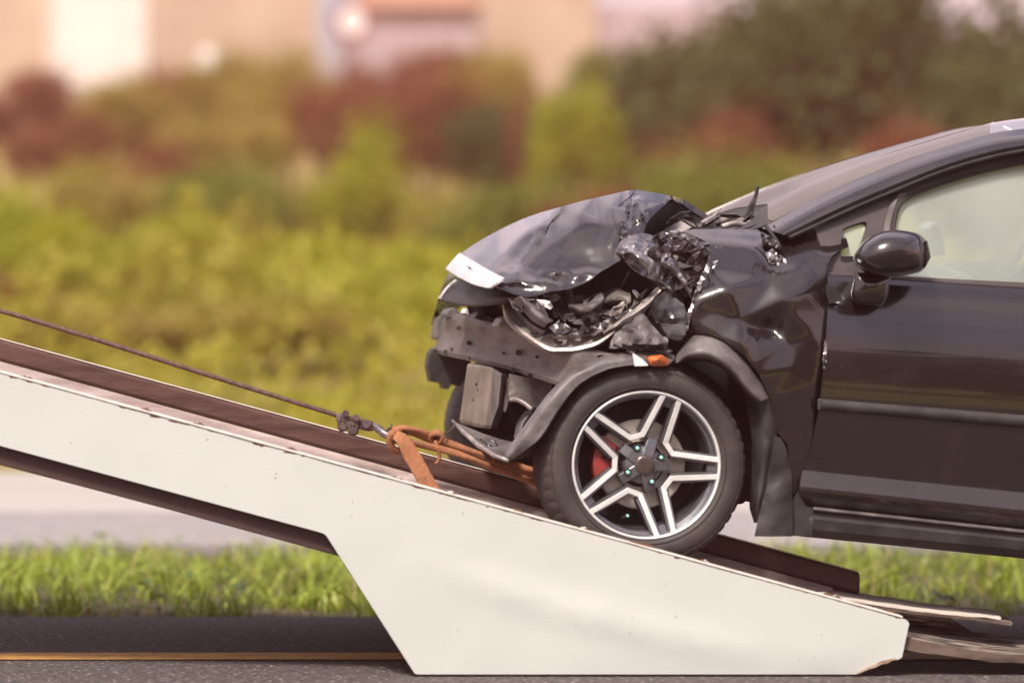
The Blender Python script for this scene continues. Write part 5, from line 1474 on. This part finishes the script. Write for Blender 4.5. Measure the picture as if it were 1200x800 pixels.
def plant(name, cat, label, x, y, w, h, m, seed, trunk=0.0, group=None, n=3500, leaf=None, dw=None):
    z = hill_z(x, y)
    t = thing(name, (x, y, z), label, cat, group)
    ch = h - trunk
    c = crown_mesh('crown' if trunk else 'foliage', (w / 2, (dw or w) / 2, ch / 2 / .98), n, leaf or max(.07, w * .035), m, None, seed)
    c.parent = t
    c.location = (0, 0, trunk + ch / 2)
    r = max(.03, h * .022)
    V, Fs = [], []
    top = trunk + ch * .45
    for q in ([[0, 0, -.3], [.02 * h, 0, top * .5], [0, .01 * h, top]], [[.02 * h, 0, top * .45], [.12 * w, .1 * w, top * .8], [.2 * w, .12 * w, top]], [[.01 * h, 0, top * .5], [-.12 * w, 0, top * .85], [-.22 * w, .02 * w, top * 1.05]]):
        P = smooth_line(q, 8)
        a, b = tube_data(P, [r * (1 - .1 * i) * (1 if q[0][2] < 0 else .6) for i in range(8)], 7)
        s = len(V); V += a; Fs += [tuple(i + s for i in f) for f in b]
    tr = link('trunk' if trunk else 'stem', mesh('trunk', V, Fs, True), 'bark')
    tr.parent = t
    return t
def at(px, d):                                  # place on the hillside seen at px, at distance d
    return (px - PX0) * d / F, d + CY
def hgt(py_top, d, x, y):
    return H - (py_top - PY0) * d / F - hill_z(x, y)
BG = [
 # px, dist, top py, width px, material, name, label
 (30, 36, 190, 190, 'lf_bright', 'shrub', 'bright lime green shrub, leftmost in the blurred bank'),
 (190, 40, 225, 170, 'lf_bright', 'shrub', 'yellow green shrub above the stretched wire rope'),
 (330, 38, 262, 190, 'lf_bright', 'shrub', 'low wide lime green shrub above the middle of the rope'),
 (470, 36, 275, 170, 'lf_bright', 'shrub', 'lime green shrub just left of the hood'),
 (20, 33, 300, 90, 'lf_brown', 'shrub', 'small red brown shrub at the left edge above the rope'),
 (120, 31, 335, 200, 'lf_yellow', 'shrub', 'low yellowing shrub close behind the rope at left'),
 (330, 31, 345, 230, 'lf_yellow', 'shrub', 'low yellowing shrub behind the middle of the rope'),
 (540, 33, 300, 160, 'lf_bright', 'shrub', 'bright shrub behind the crash beam'),
 (120, 52, 165, 160, 'lf_yellow', 'shrub', 'tall pale yellow shrub at upper left'),
 (190, 56, 140, 120, 'lf_brown', 'bush', 'brown bush in the upper left of the slope'),
 (270, 50, 150, 150, 'lf_mid', 'bush', 'mid green bush left of the twin brown trees'),
 (350, 54, 185, 150, 'lf_brown', 'bush', 'brown bush in the middle of the slope'),
 (425, 50, 120, 110, 'lf_bright', 'bush', 'bright green bush between two brown trees'),
 (520, 48, 205, 170, 'lf_yellow', 'bush', 'tawny yellow bush above the grille trim'),
 (610, 46, 190, 150, 'lf_mid', 'bush', 'green bush behind the crest of the hood'),
 (715, 44, 205, 150, 'lf_brown', 'bush', 'brown bush low behind the hood'),
 (830, 44, 145, 210, 'lf_mid', 'bush', 'green bush behind the broken wiper'),
 (965, 42, 150, 190, 'lf_mid', 'bush', 'green bush in front of the dark trees above the windscreen'),
 (1110, 40, 140, 170, 'lf_dark', 'bush', 'dark bush behind the car roof'),
]
for k, (px, d, tp, w, m, nm, lab) in enumerate(BG):
    x, y = at(px, d)
    plant(nm, nm, lab, x, y, w * d / F * 1.5, max(.8, hgt(tp, d, x, y)), m, 50 + k, n=9000, leaf=max(.05, w * d / F * .022))
TR = [
 (385, 66, 62, 110, 'lf_brown', 'rounded red brown tree at upper left of centre'),
 (500, 62, 55, 150, 'lf_brown', 'broad red brown tree above the nose of the car'),
 (575, 60, 70, 100, 'lf_dark', 'olive tree right of the broad red brown one'),
 (628, 58, 70, 70, 'lf_brown', 'narrow brown tree above the hood'),
 (670, 56, 50, 80, 'lf_bright', 'narrow bright green tree above the hood'),
 (730, 60, 48, 130, 'lf_brown', 'brown tree above the crumpled hood corner'),
 (800, 58, 0, 260, 'lf_dark', 'dark tree with a sloping crown left of the tall ones'),
 (930, 56, -70, 300, 'lf_dark', 'tall dark olive tree above the torn wing'),
 (1060, 54, -80, 290, 'lf_dark', 'tallest dark olive tree above the windscreen'),
 (1180, 50, 25, 190, 'lf_dark', 'dark tree at the right edge under the patch of sky'),
 (850, 50, 110, 150, 'lf_brown', 'brown undergrowth tree below the dark crowns'),
 (1060, 47, 95, 110, 'lf_brown', 'brown shaded tree above the car roof line'),
 (1310, 48, 0, 240, 'lf_dark', 'dark tree beyond the right edge'),
 (60, 70, 100, 110, 'lf_brown', 'red brown tree in front of the pale house'),
 (140, 74, 60, 130, 'lf_yellow', 'tawny tree between the pale houses'),
 (250, 84, 22, 120, 'lf_yellow', 'airy tawny tree above the water tank'),
 (540, 84, 12, 120, 'lf_brown', 'airy brown tree beside the mauve house wall'),
 (335, 80, 28, 120, 'lf_yellow', 'tall airy tawny tree left of the round sign'),
 (470, 82, 25, 130, 'lf_brown', 'tall airy brown tree in front of the mauve house'),
 (585, 80, 30, 110, 'lf_yellow', 'tall airy tawny tree right of the mauve house'),
 (20, 84, 55, 130, 'lf_brown', 'airy brown tree in front of the cream house at the left edge'),
 (200, 86, 58, 170, 'lf_brown', 'airy brown tree below the white house'),
 (720, 84, 22, 120, 'lf_mid', 'airy green tree in front of the grey mauve house'),
 (270, 72, 80, 130, 'lf_yellow', 'pale yellow tree in front of the beige house'),
]
for k, (px, d, tp, w, m, lab) in enumerate(TR):
    x, y = at(px, d)
    h = hgt(tp, d, x, y)
    plant('tree', 'tree', lab, x, y, w * d / F * 1.45, h, m, 150 + k, trunk=h * .12, n=10000, leaf=max(.06, w * d / F * .026))
M['undergrowth'] = mat('mixed_undergrowth', (0.30, 0.32, 0.012), (0.38, 0.30, 0.04), rough=.6, scale=.35, lo=.35, hi=.65, trans=.42, c3=(0.13, 0.07, 0.025), s3=.5, lo3=.52, hi3=.68)
def undergrowth():
    n = 90000
    Y = 12.3 + (rng.uniform(0, 1, n) ** 1.3) * 40
    X = rng.uniform(-6, 12 + (Y - 12) * .62, n)
    P = np.zeros((n, 3))
    for i in range(n):
        x, y = X[i], Y[i]
        g = noise.noise(Vector((x * .33, y * .2, 7))) + .6 * noise.noise(Vector((x * .9, y * .6, 17)))
        top = np.clip((y - 12) / 12, .06, 1) * max(.05, .75 + 1.5 * g)
        P[i] = (x, y, hill_z(x, y) + top * rng.uniform(0, 1) ** .6)
    u = rng.normal(0, 1, (n, 3)); u /= np.linalg.norm(u, axis=1)[:, None]
    w = np.cross(u, rng.normal(0, 1, (n, 3))); w /= np.linalg.norm(w, axis=1)[:, None]
    s = (.035 + .075 * np.clip((Y - 12) / 20, 0, 1))[:, None] * rng.uniform(.6, 1.5, n)[:, None]
    V = np.stack([P - u * s, P + w * s * .55, P + u * s, P - w * s * .55], 1).reshape(-1, 3)
    tag(quads('undergrowth', V, np.arange(n)[:, None] * 4 + np.arange(4)[None], 'undergrowth', False), kind='stuff')
undergrowth()
# houses far up the slope
M['h_white'] = mat('white_render', (0.72, 0.68, 0.66), (0.62, 0.58, 0.56), rough=.8, scale=.5)
M['h_cream'] = mat('cream_render', (0.46, 0.37, 0.28), (0.4, 0.31, 0.24), rough=.8, scale=.5)
M['h_mauve'] = mat('mauve_grey_render', (0.42, 0.35, 0.38), (0.36, 0.3, 0.33), rough=.8, scale=.5)
M['h_roof'] = mat('red_brown_roof', (0.36, 0.2, 0.14), (0.3, 0.16, 0.11), rough=.8, scale=3)
M['h_win'] = mat('dark_window', (0.05, 0.055, 0.065), rough=.15)
def house(px0, px1, ptop, d, m, label, roof=True, rows=2, cols=3, name='house'):
    x0, x1 = at(px0, d)[0], at(px1, d)[0]
    y = d + CY
    zt = H - (ptop - PY0) * d / F
    zb_ = hill_z((x0 + x1) / 2, y) - .5
    t = thing(name, ((x0 + x1) / 2, y, zb_), label, name)
    dp = 7
    def bx(nm, a, b, c, e, f, g, mm, par):
        V = [(i, j, k) for i in (a, b) for j in (c, e) for k in (f, g)]
        return link(nm, mesh(nm, V, [(0, 1, 3, 2), (4, 6, 7, 5), (0, 4, 5, 1), (2, 3, 7, 6), (0, 2, 6, 4), (1, 5, 7, 3)]), mm, par)
    bx('wall', x0, x1, y, y + dp, zb_, zt, m, t)
    if roof:
        V = [(x0 - .4, y - .5, zt + .01), (x1 + .4, y - .5, zt + .01), (x1 + .4, y + dp + .5, zt + .01), (x0 - .4, y + dp + .5, zt + .01), (x0 + 1, y + dp / 2, zt + 1.8), (x1 - 1, y + dp / 2, zt + 1.8)]
        link('roof', mesh('roof', V, [(0, 1, 5, 4), (1, 2, 5), (2, 3, 4, 5), (3, 0, 4), (3, 2, 1, 0)]), 'h_roof', t)
    wd = (x1 - x0) / cols
    for i in range(cols):
        for j in range(rows):
            cx = x0 + wd * (i + .5); cz = zt - 1.6 - j * 3
            f = bx('window', cx - wd * .22, cx + wd * .22, y - .06, y - .005, cz - .8, cz + .7, 'h_white', t)
            bx('pane', cx - wd * .19, cx + wd * .19, y - .075, y - .061, cz - .7, cz + .6, 'h_win', f)
    return t
house(-70, 60, -20, 118, 'h_cream', 'cream house at the upper left edge', False, 0, 3)
house(66, 172, -30, 112, 'h_white', 'white house in the upper left, brightest of the far buildings', False, 0, 1)
house(176, 372, -25, 122, 'h_cream', 'long beige house behind the tawny trees', False, 0, 5)
house(430, 560, 10, 116, 'h_mauve', 'mauve house with red brown roof above the broad brown tree', True, 0, 3)
house(566, 700, -30, 124, 'h_cream', 'pale beige house above the bright green tree', False, 0, 3)
house(705, 860, 5, 128, 'h_mauve', 'grey mauve house left of the dark tree crowns', False, 0, 4)
# round red-rimmed sign and a white van-like box on the slope
def round_sign():
    x, y = at(412, 96)
    z0 = hill_z(x, y); zc = H - (25 - PY0) * 96 / F
    t = thing('round_sign', (x, y, z0), 'round white sign with a red rim on a post', 'sign')
    lathe('sign_rim', [(.45, -.06), (.62, -.06), (.62, .04), (.45, .04)], Vector((x, y, zc)), 'caliper', t, seg=32)
    lathe('sign_plate', [(0, -.04), (.46, -.04), (.46, .02), (0, .02)], Vector((x, y, zc)), 'white_plastic', t, seg=32, closed=False)
    tube('post', [Vector((x, y + .05, z0 - .3)), Vector((x, y + .05, zc + .5))], .06, 'beam', t, 8)
round_sign()
def white_tank():
    x, y = at(250, 88)
    z0 = hill_z(x, y); zc = H - (75 - PY0) * 88 / F
    t = thing('water_tank', (x, y, z0), 'small white water tank on a stand, left of the round sign', 'tank')
    V, Fs = [], []
    bm = bmesh.new()
    bmesh.ops.create_cone(bm, cap_ends=True, segments=24, radius1=.5, radius2=.42, depth=.8, matrix=Matrix.Translation((x, y, zc)))
    bev(from_bm('tank_body', bm, 'white_plastic', t, False), .08)
    for s in (-1, 1):
        for q in (-1, 1):
            tube('leg', [Vector((x + s * .4, y + q * .4, z0 - .3)), Vector((x + s * .4, y + q * .4, zc - .5))], .05, 'beam', t, 6)
white_tank()
# the woods on the other side of the road, behind the photographer
crn = crown_mesh('roadside_wood', (40, 3, 3.4), 26000, .5, 'lf_dark', None, 999, lobes=110)
crn.location = (6, -27, 2.6)
tag(crn, kind='stuff')

# ================================================================== WARM HAZE, ADDED FOR A REDDISH VEIL LIKE FILM GRADING
def added_haze():
    m = bpy.data.materials.new('added_warm_haze')
    m.use_nodes = True
    n, l = m.node_tree.nodes, m.node_tree.links
    n.remove(n["Principled BSDF"])
    v = n.new("ShaderNodeVolumePrincipled")
    v.inputs["Color"].default_value = (1.0, .42, .37, 1)
    v.inputs["Density"].default_value = HAZE
    v.inputs["Anisotropy"].default_value = .2
    l.new(v.outputs[0], n["Material Output"].inputs["Volume"])
    x0, x1, y0, y1, z0, z1 = -650, 750, -450, 950, -1.4, 24
    V = [(i, j, k) for i in (x0, x1) for j in (y0, y1) for k in (z0, z1)]
    o = link('added_haze', mesh('added_haze', V, [(0, 1, 3, 2), (4, 6, 7, 5), (0, 4, 5, 1), (2, 3, 7, 6), (0, 2, 6, 4), (1, 5, 7, 3)]), m)
    o['kind'] = 'stuff'
HAZE = .0015
added_haze()
